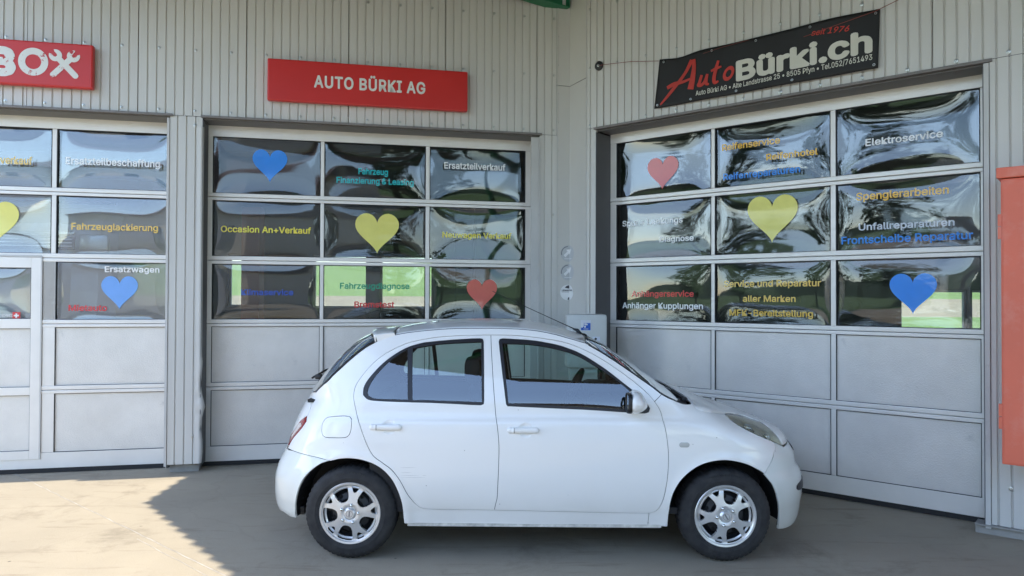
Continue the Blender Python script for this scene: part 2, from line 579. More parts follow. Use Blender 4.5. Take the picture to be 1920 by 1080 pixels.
# flat trim right of the middle door, narrow trims beside the pillar
for u0, u1, y0 in ((3.252, 3.334, -CLAD + 0.02), (3.3365, 3.345, -CLAD - 0.012), (-0.372, -0.3515, -CLAD - 0.006)):
    mb = MB(); mb.box(u0, u1, y0, y0 + 0.012 if u0 > 3 else y0 + 0.02, 0.07, LINTEL - 0.03)
    mb.build("door_trim", M_TRIM, wallA)
mb = MB(); mb.box(-0.335, -0.07, -CLAD + 0.07, -CLAD + 0.18, 0.0, 0.08); mb.build("plinth", mat("plinth_concrete", (0.33, 0.32, 0.30), 0.9, 0, 0.2, 8), wallA)
# dented corner strip of the pillar
def dented_strip():
    rnd = random.Random(3); vs = []; fs = []; n = 60
    for i in range(n + 1):
        z = 0.09 + (LINTEL - 0.1 - 0.09) * i / n
        k = math.exp(-((z - 0.62) / 0.28) ** 2)
        a = 0.010 * k * math.sin(z * 13) + 0.004 * k * math.sin(z * 41 + 1) + 0.022 * math.exp(-((z - 0.66) / 0.09) ** 2) + 0.014 * math.exp(-((z - 0.25) / 0.16) ** 2) + 0.006 * math.exp(-((z - 1.05) / 0.05) ** 2)
        b = 0.016 * k * math.cos(z * 43)
        vs += [(-0.094, -CLAD - 0.003, z), (-0.070 + a * 0.4, -CLAD - 0.006 + b, z), (-0.050 + a, -CLAD - 0.010 + b * 0.8, z), (-0.040 + a, -CLAD + 0.02, z)]
    for i in range(n):
        for j in range(3):
            fs.append((i * 4 + j, i * 4 + j + 1, (i + 1) * 4 + j + 1, (i + 1) * 4 + j))
    o = mesh_obj("corner_strip", vs, fs, M_CLAD, wallA, smooth=True)
    o["label"] = "dented and buckled corner strip at the foot of the pillar"
dented_strip()

# --- right wall
wallB = empty("clad_wall", MBm)
tag(wallB, "grey ribbed metal wall with the black banner, angled to the right of the inner corner", "wall")
SCR0 = -0.163
seamsB = [-0.194, 0.005, 0.996, 1.977, 2.977, 3.965, 4.95]
for i, (a, b) in enumerate(zip(seamsB[:-1], seamsB[1:])):
    sheet(wallB, a + (0.003 if i else 0), b - 0.002, LINTEL, TOPZ, 0.005, (3.49, 4.083, 4.70))
sheet(wallB, -0.194, -0.082, 0.06, LINTEL - 0.004, 0.005, ())
sheet(wallB, 3.342, 3.965, 0.075, LINTEL - 0.004, 0.005, (0.35,))
sheet(wallB, 3.967, 4.95, 0.075, LINTEL - 0.004, 0.005, (0.35,))
lintel(wallB, -0.078, 3.33, LINTEL - 0.012)
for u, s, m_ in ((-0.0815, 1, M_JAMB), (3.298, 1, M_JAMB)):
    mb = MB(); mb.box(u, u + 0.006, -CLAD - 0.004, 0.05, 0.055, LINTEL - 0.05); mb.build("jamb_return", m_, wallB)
mb = MB(); mb.box(3.306, 3.3385, -CLAD - 0.014, -CLAD + 0.01, 0.045, LINTEL - 0.03); mb.build("door_trim", M_TRIM, wallB)
mb = MB(); mb.box(3.24, 5.0, -CLAD + 0.004, -CLAD + 0.12, 0.0, 0.07); mb.box(3.24, 5.0, -CLAD - 0.03, -CLAD + 0.02, 0.062, 0.072); mb.build("plinth", MATS["plinth_concrete"], wallB)

# --- folded corner flashing between the two walls
Aend = MA @ Vector((3.528, -CLAD, 0)); Cn = MA @ Vector((3.528 + 0.147, -CLAD, 0)); Bst = MBm @ Vector((-0.194, -CLAD, 0))
def corner():
    root = empty("corner_flashing", Matrix.Translation(Cn))
    tag(root, "flat folded metal flashing filling the inner corner between the two ribbed walls", "corner trim")
    def pt(v, z, o=0.0): return (v.x - Cn.x, v.y - Cn.y - o, z)
    for z0, z1, lab in ((0.0, 3.995, None), (4.0, TOPZ, None)):
        vs = [pt(Aend, z0, 0.004), pt(Cn, z0), pt(Bst, z0, 0.004), pt(Aend, z1, 0.004), pt(Cn, z1), pt(Bst, z1, 0.004)]
        mesh_obj("flashing_length", vs, [(0, 1, 4, 3), (1, 2, 5, 4)], M_CLAD, root)
    for a, b in ((Aend, Cn), (Bst, Cn)):   # hemmed edges
        d = (b - a).normalized()
        mb = MB(); mb.tube([pt(a + d * 0.012, 0.02, 0.007), pt(a + d * 0.012, TOPZ, 0.007)], 0.004, 6)
        mb.build("hem", M_TRIM, root)
    for z in np.arange(0.5, 5.0, 0.31):
        for a in (Aend, Bst):
            d = (Cn - a).normalized(); s = dup(SCREW, root, pt(a + d * 0.02, float(z), 0.006)); s.name = "rivet"; s.scale = (0.45, 0.45, 0.45)
corner()

# ------------------------------------------------------------------ sectional doors
U = [0.0, 1.05560, 1.09313, 2.14878, 2.19214, 3.24684]
HT = [3.32640, 2.75576, 2.68071, 2.11691, 2.03643, 1.47428, 1.40198, 0.83765, 0.76095, 0.19683]
M_PANES = {}
for _k, _b in ((2, 1.15), (5, 1.2), (9, 2.3)):     # reflections strengthened by hand per door, most on the left one to lighten it
    M_PANES[_k] = (glass_mat("warped_acrylic", (0.84, 0.87, 0.88), 1.62, 0.0, 1.1, 0.03, _b), glass_mat("inner_acrylic_sheet", (0.74, 0.78, 0.80), 1.62, 0.0, 1.2, 0.03, _b))
TCOL = dict(white=(0.88, 0.88, 0.88), yellow=(0.85, 0.74, 0.07), amber=(0.85, 0.48, 0.03), gold=(0.80, 0.54, 0.12), teal=(0.0, 0.46, 0.50), navy=(0.01, 0.07, 0.42),
            green=(0.0, 0.30, 0.17), red=(0.68, 0.04, 0.04), blue=(0.01, 0.24, 0.80), palegrey=(0.62, 0.67, 0.76), paleblue=(0.16, 0.38, 0.82),
            heartred=(0.72, 0.13, 0.10), heartyellow=(0.80, 0.74, 0.17), heartblue=(0.01, 0.25, 0.85))
def tmat(c):
    return mat("vinyl_" + c, TCOL[c], 0.35, 0, 0.06, 8, coat=0.5)

class Pane:
    def __init__(s, u0, u1, z0, z1, seed):
        rnd = random.Random(seed)
        s.u0, s.u1, s.z0, s.z1 = u0, u1, z0, z1
        s.amp = rnd.choice((1, 1, -1)) * rnd.uniform(0.011, 0.019)
        s.k = [(rnd.uniform(0.4, 1.4), rnd.uniform(0.3, 0.9), rnd.uniform(0, 6.28), rnd.uniform(0, 6.28), rnd.uniform(-0.0020, 0.0020)) for _ in range(3)]
        s.tilt = rnd.uniform(-0.006, 0.006)
    def y(s, u, z):
        a = (u - s.u0) / (s.u1 - s.u0); b = (z - s.z0) / (s.z1 - s.z0)
        a = min(1, max(0, a)); b = min(1, max(0, b))
        e = (1 - abs(2 * a - 1) ** 4) * (1 - abs(2 * b - 1) ** 2.6)
        w = sum(m * math.sin(2 * math.pi * p * a + ph) * math.cos(2 * math.pi * q * b + ps) for p, q, ph, ps, m in s.k)
        return 0.018 - (s.amp * e + w * e + s.tilt * (b - 0.5) * e)
    def y_in(s, u, z):
        return 0.056 + (s.y(u, z) - 0.018) * -0.75
    def build(s, par, ms, inner=False):
        m = ms[1 if inner else 0]
        nu, nz = 40, 24
        vs = []; fs = []
        for j in range(nz + 1):
            for i in range(nu + 1):
                u = s.u0 + (s.u1 - s.u0) * (0.5 - 0.5 * math.cos(math.pi * i / nu)); z = s.z0 + (s.z1 - s.z0) * (0.5 - 0.5 * math.cos(math.pi * j / nz))
                vs.append((u, s.y_in(u, z) if inner else s.y(u, z), z))
        for j in range(nz):
            for i in range(nu):
                a = j * (nu + 1) + i
                fs.append((a, a + 1, a + nu + 2, a + nu + 1))
        if inner: return mesh_obj("inner_pane", vs, fs, m, par, smooth=True)
        o = mesh_obj("pane", vs, fs, m, par, smooth=True)
        s.build(par, ms, True)
        return o

def place_text(pane, obj, body, u0, u1, zb, h, col, weight=0.020):
    vs, fs = text_mesh(body, u1 - u0, h, weight)
    nw = body.split(" ")
    parts = words(vs, fs, h * 0.26) if len(nw) > 1 else [(vs, fs)]
    for i, (wv, wf_) in enumerate(parts):
        out = []
        for x, yy, z in wv:
            u = u0 + x; zz = zb + z
            out.append((u, pane.y(u, zz) - 0.004 + yy, zz))
        o = mesh_obj("lettering", out, wf_, tmat(col), obj)
        o["label"] = "%s letters reading %s" % (dict(amber="amber yellow", gold="dull gold", navy="dark blue", palegrey="pale grey").get(col, col), nw[i] if len(parts) == len(nw) else body)

def heart_outline(u0, u1, z0, z1, n=48):
    pts = []
    for k in range(n):
        t = 2 * math.pi * k / n
        x = 16 * math.sin(t) ** 3
        y = 13 * math.cos(t) - 5 * math.cos(2 * t) - 2 * math.cos(3 * t) - math.cos(4 * t)
        pts.append((x / 32 + 0.5, (y + 17) / 29.0))
    return [(u0 + (u1 - u0) * a, z0 + (z1 - z0) * b) for a, b in pts]

def cdt_fill(loops, step, extra=None):
    """triangulated fill of 2-D loops (first outer, others holes) with interior points"""
    vs = []; ed = []
    for lp in loops:
        n0 = len(vs); vs += [Vector(p) for p in lp]; ed += [(n0 + i, n0 + (i + 1) % len(lp)) for i in range(len(lp))]
    P = [np.array(lp) for lp in loops]
    mn = P[0].min(0); mx = P[0].max(0)
    gx = np.arange(mn[0] + step / 2, mx[0], step); gy = np.arange(mn[1] + step / 2, mx[1], step)
    X, Y = np.meshgrid(gx, gy); X = X.ravel(); Y = Y.ravel()
    if extra is not None:
        X = np.concatenate([X, extra[:, 0]]); Y = np.concatenate([Y, extra[:, 1]])
    ins = np.zeros(len(X), bool)
    def inside(poly, X, Y):
        r = np.zeros(len(X), bool); n = len(poly)
        for i in range(n):
            x1, y1 = poly[i]; x2, y2 = poly[(i + 1) % n]
            if y1 == y2: continue
            c = ((y1 > Y) != (y2 > Y)) & (X < (x2 - x1) * (Y - y1) / (y2 - y1) + x1)
            r ^= c
        return r
    ins = inside(P[0], X, Y)
    for h in P[1:]: ins &= ~inside(h, X, Y)
    allp = np.concatenate([np.concatenate([q, (q + np.roll(q, -1, 0)) / 2]) for q in P])
    X = X[ins]; Y = Y[ins]
    if len(X):
        keep = np.ones(len(X), bool)
        for i in range(0, len(allp)):
            keep &= (X - allp[i, 0]) ** 2 + (Y - allp[i, 1]) ** 2 > (step * 0.45) ** 2
        X = X[keep]; Y = Y[keep]
    vs += [Vector((float(x), float(y))) for x, y in zip(X, Y)]
    r = delaunay_2d_cdt(vs, ed, [], 0, 1e-7)
    V = np.array([v[:] for v in r[0]]); T = [f for f in r[2]]
    cen = np.array([V[list(f)].mean(0) for f in T])
    ok = inside(P[0], cen[:, 0], cen[:, 1])
    for h in P[1:]: ok &= ~inside(h, cen[:, 0], cen[:, 1])
    T = [tuple(f) for f, k in zip(T, ok) if k]
    used = sorted({i for f in T for i in f}); mp = {u: i for i, u in enumerate(used)}
    return V[used], [tuple(mp[i] for i in f) for f in T]

def heart(pane, obj, u0, u1, z0, z1, col):
    ol = heart_outline(u0, u1, z0, z1)
    V, Fc = cdt_fill([ol], 0.04)
    o = mesh_obj("heart_sticker", [(u, pane.y(u, z) - 0.004, z) for u, z in V], Fc, tmat(col), obj, smooth=True)
    o["label"] = "plain heart cut from %s film" % {"heartred": "red", "heartyellow": "yellow", "heartblue": "blue", "paleblue": "pale blue"}[col]

def infill(par, u0, u1, z0, z1, seed):
    rnd = random.Random(seed); nu, nz = 14, 8; vs = []; fs = []
    d = [(rnd.uniform(0.1, 0.9), rnd.uniform(0.1, 0.9), rnd.uniform(0.02, 0.05), rnd.uniform(-0.003, 0.003)) for _ in range(3)]
    for j in range(nz + 1):
        for i in range(nu + 1):
            a = i / nu; b = j / nz
            y = 0.012 + sum(k * math.exp(-(((a - p) * 1.9) ** 2 + (b - q) ** 2) / r) for p, q, r, k in d)
            vs.append((u0 + (u1 - u0) * a, y, z0 + (z1 - z0) * b))
    for j in range(nz):
        for i in range(nu):
            a = j * (nu + 1) + i; fs.append((a, a + 1, a + nu + 2, a + nu + 1))
    return mesh_obj("infill_panel", vs, fs, M_PANEL, par, smooth=True)

def gasket(par, u0, u1, z0, z1, w=0.006):
    mb = MB()
    y0, y1 = -0.004, 0.03
    mb.box(u0 - 0.001, u0 + w, y0, y1, z0 + w, z1 - w); mb.box(u1 - w, u1 + 0.001, y0, y1, z0 + w, z1 - w)
    mb.box(u0 - 0.001, u1 + 0.001, y0, y1, z1 - w, z1 + 0.001); mb.box(u0 - 0.001, u1 + 0.001, y0, y1, z0 - 0.001, z0 + w * 0.6)
    return mb.build("gasket", M_GASKET, par)

def bar(par, name, u0, u1, y0, y1, z0, z1, m=None, ch=0.003):
    mb = MB(); mb.box(u0, u1, y0, y1, z0, z1, ch); return mb.build(name, m or M_ALU, par)

def sectional_door(mw, label, seed, wicket=False, ustile=(-0.075, 3.325)):
    d = empty("sectional_door", mw)
    tag(d, label, "garage door")
    uL, uR = ustile
    rails = [(3.60, HT[0]), (HT[1], HT[2]), (HT[3], HT[4]), (HT[5], HT[6]), (HT[7], HT[8]), (HT[9], 0.045)]
    panes = {}
    lo_rows = 5
    for k, (za, zb) in enumerate(rails):
        z1, z0 = za, zb
        if k in (0, 5):
            bar(d, "rail", uL, uR, -0.004, 0.04, z0 + (0.002 if k == 0 else 0), z1 - (0.002 if k == 5 else 0))
        else:
            mid = (z0 + z1) / 2 - 0.004
            if wicket and k in (3, 4):
                spans = [(-0.075, 1.020), (2.075, uR)]
            else: spans = [(uL, uR)]
            for a, b in spans:
                bar(d, "rail", a, b, -0.006, 0.04, mid + 0.0022, z1, ch=0.005)
                bar(d, "rail", a, b, -0.006, 0.04, z0, mid - 0.0022, ch=0.005)
    if wicket:
        pass
    for row in range(5):
        z1, z0 = HT[2 * row], HT[2 * row + 1]
        cols = [(U[0], U[1]), (U[2], U[3]), (U[4], U[5])]
        bar(d, "stile", uL, U[0], -0.002, 0.04, z0, z1); bar(d, "stile", U[5], uR, -0.002, 0.04, z0, z1)
        if wicket and row >= 2:
            bar(d, "mullion", U[1], 1.005, -0.002, 0.04, z0, z1)
            bar(d, "mullion", 2.083, U[4], -0.002, 0.04, z0, z1)
            cols = [cols[0], None, cols[2]]
        else:
            bar(d, "mullion", U[1], U[2], -0.004, 0.04, z0, z1, ch=0.006); bar(d, "mullion", U[3], U[4], -0.004, 0.04, z0, z1, ch=0.006)
        for c, cc in enumerate(cols):
            if cc is None: continue
            gasket(d, cc[0], cc[1], z0, z1, 0.006 if row < 3 else 0.004)
            if row < 3:
                p = Pane(cc[0] + 0.003, cc[1] - 0.003, z0 + 0.003, z1 - 0.003, seed * 31 + row * 5 + c)
                panes[(row, c)] = (p, p.build(d, M_PANES[seed]))
            else:
                infill(d, cc[0], cc[1], z0, z1, seed * 17 + row * 3 + c)
    mb = MB(); mb.box(uL, uR, 0.0, 0.04, 0.004, 0.044); mb.build("rubber_seal", M_GASKET, d)
    if wicket:
        w0, w1, wb, wt = 1.012, 2.068, 0.135, 2.075
        # leaf of the pass door, slightly proud of the big door
        wd = MB(); a, b = 0.060, 0.085
        leaf = MB()
        zz = [(wt, 1.975), (1.484, 1.392), (0.828, 0.751), (0.218, wb)]
        for t_, b_ in zz: leaf.box(w0 + b, w1 - b, -0.012, 0.03, b_, t_, 0.003)
        leaf.box(w0, w0 + b, -0.012, 0.03, wb, wt, 0.003); leaf.box(w1 - b, w1, -0.012, 0.03, wb, wt, 0.003)
        lf = leaf.build("pass_door", M_ALU, d)
        lf["label"] = "narrow pass door set into the big door"
        mb = MB(); mb.box(w1 + 0.002, w1 + 0.013, -0.016, 0.03, wb, wt + 0.012, 0.002); mb.box(w0, w1, -0.016, 0.03, wt + 0.003, wt + 0.022, 0.002)
        mb.build("edge_profile", M_TRIM, lf)
        p = Pane(w0 + b, w1 - b, 1.484, 1.975, seed * 7)
        panes['w'] = (p, p.build(lf, M_PANES[seed]))
        panes['w'][1].name = "pass_door_pane"
        for t_, b_ in ((1.975, 1.484),): 
            g = gasket(lf, w0 + b, w1 - b, b_, t_)
        for t_, b_ in ((1.392, 0.828), (0.751, 0.218)):
            infill(lf, w0 + b, w1 - b, b_, t_, seed + int(t_ * 10)); gasket(lf, w0 + b, w1 - b, b_, t_, 0.004)
        bar(d, "rail", 2.083, 2.19, -0.002, 0.04, HT[5], HT[4]); 
        bar(d, "rail", U[0] - 0.0, 1.0, 0.001, 0.04, 0.14, 0.18)
    return d, panes

DA, PA = sectional_door(MA, "middle sectional door with blue, yellow and red hearts behind the white car", 2)
DB, PB = sectional_door(MBm, "right sectional door under the black banner, with tyre and repair service lettering", 5, ustile=(-0.075, 3.297))
COFF = -3.6149
MC = MA @ Matrix.Translation((COFF, 0, 0))
DC, PC = sectional_door(MC, "left sectional door with a narrow pass door, beside the dented pillar", 9, wicket=True)

TEXTS = [('A', 'Fahrzeug', 1.441, 1.748, 3.002, 0.063, 'teal', 0, 1), ('A', 'Finanzierung & Leasing', 1.217, 2.02, 2.903, 0.062, 'teal', 0, 1),
 ('A', 'Ersatzteilverkauf', 2.348, 3.023, 3.101, 0.069, 'white', 0, 2), ('A', 'Occasion An+Verkauf', 0.079, 0.962, 2.362, 0.063, 'yellow', 1, 0),
 ('A', 'Neuwagen Verkauf', 2.334, 3.097, 2.355, 0.06, 'yellow', 1, 2), ('A', 'Klimaservice', 0.28, 0.792, 1.722, 0.06, 'navy', 2, 0),
 ('A', 'Fahrzeugdiagnose', 1.26, 1.983, 1.794, 0.061, 'green', 2, 1), ('A', 'Bremstest', 1.408, 1.823, 1.598, 0.062, 'red', 2, 1),
 ('B', 'Reifenservice', 1.16, 1.714, 3.105, 0.061, 'amber', 0, 1), ('B', 'Reifenhotel', 1.588, 2.041, 2.965, 0.056, 'amber', 0, 1),
 ('B', 'Reifenreparaturen', 1.171, 1.89, 2.826, 0.06, 'blue', 0, 1), ('B', 'Spur + Lenkungs', 0.066, 0.757, 2.452, 0.058, 'white', 1, 0),
 ('B', 'Diagnose', 0.504, 0.873, 2.269, 0.054, 'white', 1, 0), ('B', 'Anhängerservice', 0.18, 0.873, 1.722, 0.058, 'red', 2, 0),
 ('B', 'Anhänger Kupplungen', 0.068, 0.967, 1.602, 0.058, 'white', 2, 0), ('B', 'Service und Reparatur', 1.181, 2.066, 1.815, 0.058, 'gold', 2, 1),
 ('B', 'aller Marken', 1.368, 1.851, 1.677, 0.057, 'gold', 2, 1), ('B', 'MFK-Bereitstellung', 1.234, 1.998, 1.545, 0.058, 'gold', 2, 1),
 ('B', 'Elektroservice', 2.422, 2.992, 2.99, 0.058, 'white', 0, 2), ('B', 'Spenglerarbeiten', 2.354, 3.036, 2.535, 0.063, 'amber', 1, 2),
 ('B', 'Unfallreparaturen', 2.373, 3.074, 2.281, 0.056, 'palegrey', 1, 2), ('B', 'Frontscheibe Reparatur', 2.233, 3.196, 2.171, 0.063, 'blue', 1, 2),
 ('C', 'verkauf', -1.915, -1.641, 2.971, 0.072, 'gold', 0, 1), ('C', 'Ersatzteilbeschaffung', -1.35, -0.497, 2.992, 0.068, 'white', 0, 2),
 ('C', 'Fahrzeuglackierung', -1.294, -0.51, 2.354, 0.065, 'gold', 1, 2), ('C', 'Ersatzwagen', -0.996, -0.496, 1.943, 0.058, 'white', 2, 2),
 ('C', 'Mietauto', -1.315, -0.973, 1.561, 0.058, 'red', 2, 2), ('C', 'DIE SCHWEIZ', -1.934, -1.79, 1.504, 0.024, 'white', 'w', 0)]
for w, s_, u0, u1, zb, h, c, r, k in TEXTS:
    P_ = {'A': PA, 'B': PB, 'C': PC}[w]
    off = COFF if w == 'C' else 0.0
    p, o = P_['w' if r == 'w' else (r, k)]
    place_text(p, o, s_, u0 - off, u1 - off, zb, h, c)
for w, u0, u1, zb, zt, c, r, k in (('A', 0.376, 0.719, 2.886, 3.221, 'heartblue', 0, 0), ('A', 1.411, 1.869, 2.165, 2.595, 'heartyellow', 1, 1), ('A', 2.604, 2.94, 1.571, 1.904, 'heartred', 2, 2),
        ('B', 0.35, 0.695, 2.797, 3.128, 'heartred', 0, 0), ('B', 1.403, 1.862, 2.211, 2.643, 'heartyellow', 1, 1), ('B', 2.609, 2.952, 1.584, 1.912, 'heartblue', 2, 2),
        ('C', -1.028, -0.695, 1.572, 1.904, 'paleblue', 2, 2), ('C', -2.205, -1.757, 2.165, 2.61, 'heartyellow', 1, 1)):
    P_ = {'A': PA, 'B': PB, 'C': PC}[w]; off = COFF if w == 'C' else 0.0
    p, o = P_[(r, k)]
    heart(p, o, u0 - off, u1 - off, zb, zt, c)
# small red square with a white cross on the pass-door pane
p, o = PC['w']
cu, cz, hs = -1.762 - COFF, 1.515, 0.034
mb = MB(); mb.box(cu - hs, cu + hs, p.y(cu, cz) - 0.006, p.y(cu, cz) - 0.0045, cz - hs, cz + hs); s1 = mb.build("flag_sticker", tmat('red'), o)
mb = MB(); y_ = p.y(cu, cz) - 0.009
mb.box(cu - 0.021, cu + 0.021, y_, y_ + 0.0015, cz - 0.007, cz + 0.007); mb.box(cu - 0.007, cu + 0.007, y_, y_ + 0.0015, cz - 0.021, cz - 0.0072); mb.box(cu - 0.007, cu + 0.007, y_, y_ + 0.0015, cz + 0.0072, cz + 0.021)
mb.build("cross", tmat('white'), o)

# ------------------------------------------------------------------ signs
def sign_board(mw, name, u0, u1, z0, z1, y0, y1, label):
    root = empty(name, mw @ Matrix.Translation((u0, y0, z0)))
    tag(root, label, "sign")
    w, h, dp = u1 - u0, z1 - z0, y1 - y0
    mb = MB(); mb.box(0, w, 0, dp, 0, h, 0.014); mb.build("sign_box", M_RED, root)
    for x in (0.2, w - 0.2):
        b = MB(); b.box(x, x + 0.04, dp, CLAD * 0 + dp + 0.02, 0.05, h - 0.05); b.build("bracket", M_TRIM, root)
    return root
YS = -0.36
sg = sign_board(MA, "sign_board", 0.556, 2.545, 3.638, 4.052, YS, -CLAD - 0.02, "long red box sign with white capital letters above the middle door")
vs, fs = text_mesh("AUTO BÜRKI AG", 2.104 - 1.000, 0.118, 0.026, spacing=1.08)
lt = mesh_obj("lettering", [(x + 1.0 - 0.556, -0.004 + yy, z + 3.793 - 3.638) for x, yy, z in vs], fs, M_WHITE, sg)
sg2 = sign_board(MA, "sign_board", -3.2, -1.004, 3.645, 4.058, YS, -CLAD - 0.02, "red box sign with worn white letters and crossed spanners above the left door")
ox, oz = -3.2, 3.645
def worn(name):
    m = bpy.data.materials.new(name)
    t, p = nt(m)
    p.inputs["Roughness"].default_value = 0.5
    tc = t.nodes.new("ShaderNodeTexCoord"); n = t.nodes.new("ShaderNodeTexNoise")
    n.inputs["Scale"].default_value = 30; n.inputs["Detail"].default_value = 6; n.inputs["Roughness"].default_value = 0.75
    n2 = t.nodes.new("ShaderNodeTexNoise"); n2.inputs["Scale"].default_value = 7
    ad = t.nodes.new("ShaderNodeMath"); ad.operation = 'MULTIPLY_ADD'; ad.inputs[1].default_value = 0.9
    t.links.new(tc.outputs["Object"], n.inputs["Vector"]); t.links.new(tc.outputs["Object"], n2.inputs["Vector"])
    t.links.new(n2.outputs["Fac"], ad.inputs[0]); t.links.new(n.outputs["Fac"], ad.inputs[2])
    r = t.nodes.new("ShaderNodeValToRGB"); r.color_ramp.elements[0].position = 1.06 / 1.9 * 1.0; r.color_ramp.elements[1].position = 0.0
    mr = t.nodes.new("ShaderNodeMapRange"); mr.inputs[1].default_value = 0.0; mr.inputs[2].default_value = 1.9
    t.links.new(ad.outputs[0], mr.inputs[0]); t.links.new(mr.outputs[0], r.inputs[0])
    r.color_ramp.interpolation = 'CONSTANT'
    e = r.color_ramp.elements
    e[0].position = 0.0; e[0].color = (0.78, 0.77, 0.72, 1); e[1].position = 0.575; e[1].color = (0.50, 0.03, 0.03, 1)
    t.links.new(r.outputs[0], p.inputs["Base Color"])
    return m
M_WORN = worn("worn_white_print")
for ch, u0, u1, zb, h, wt in (("B", -1.875, -1.645, 3.736, 0.252, 0.055), ("R", -2.13, -1.91, 3.736, 0.252, 0.055), ("E", -2.36, -2.17, 3.736, 0.252, 0.055), ("Y", -2.62, -2.39, 3.736, 0.252, 0.055)):
    if ch != "B": continue
    vs, fs = text_mesh(ch, u1 - u0, h, wt)
    mesh_obj("lettering", [(x + u0 - ox, -0.004 + yy, z + zb - oz) for x, yy, z in vs], fs, M_WORN, sg2)
def ring(cx, cz, ro, ri, sx, sz, y, n=48):
    vs = []; fs = []
    for k in range(n):
        t = 2 * math.pi * k / n
        vs += [(cx + ro * sx * math.cos(t), y, cz + ro * sz * math.sin(t)), (cx + ri * sx * math.cos(t), y, cz + ri * sz * math.sin(t))]
    for k in range(n):
        a = 2 * k; b = 2 * ((k + 1) % n); fs.append((a, b, b + 1, a + 1))
    return vs, fs
vs, fs = ring(-1.503 - ox, 3.863 - oz, 1, 0.53, 0.125, 0.129, -0.004)
mesh_obj("lettering", vs, fs, M_WORN, sg2)
def spanner(cx, cz, ang, L, sc):
    """open-ended spanner outline, jaw up"""
    pts = []
    w = 0.17
    for k in range(9):   # rounded handle end
        t = math.pi + math.pi * k / 8
        pts.append((w * math.cos(t), -0.88 + w * math.sin(t)))
    pts += [(w, 0.42)]
    hc, hr = 0.72, 0.36
    for k in range(11):
        t = R(-62 + (62 + 62) * k / 10)
        pts.append((hr * math.cos(t), hc + hr * math.sin(t)))
    pts += [(0.11, hc + 0.20), (0.11, hc + 0.02), (0.06, hc - 0.07), (-0.06, hc - 0.07), (-0.11, hc + 0.02), (-0.11, hc + 0.20)]
    for k in range(11):
        t = R(180 - 62 + (124) * k / 10)
        pts.append((hr * math.cos(t), hc + hr * math.sin(t)))
    pts += [(-w, 0.42)]
    c, s = math.cos(ang), math.sin(ang)
    return [(cx + sc[0] * L * (x * c - z * s), cz + sc[1] * L * (x * s + z * c)) for x, z in pts]
for i, ang in enumerate((R(43), R(-43))):
    ol = spanner(-1.243 - ox, 3.855 - oz, ang, 0.155, (1, 1))
    V, Fc = cdt_fill([ol], 0.05)
    o_ = mesh_obj("spanner_mark", [(x, -0.004 - 0.0015 * i, z) for x, z in V], Fc, M_WORN, sg2)

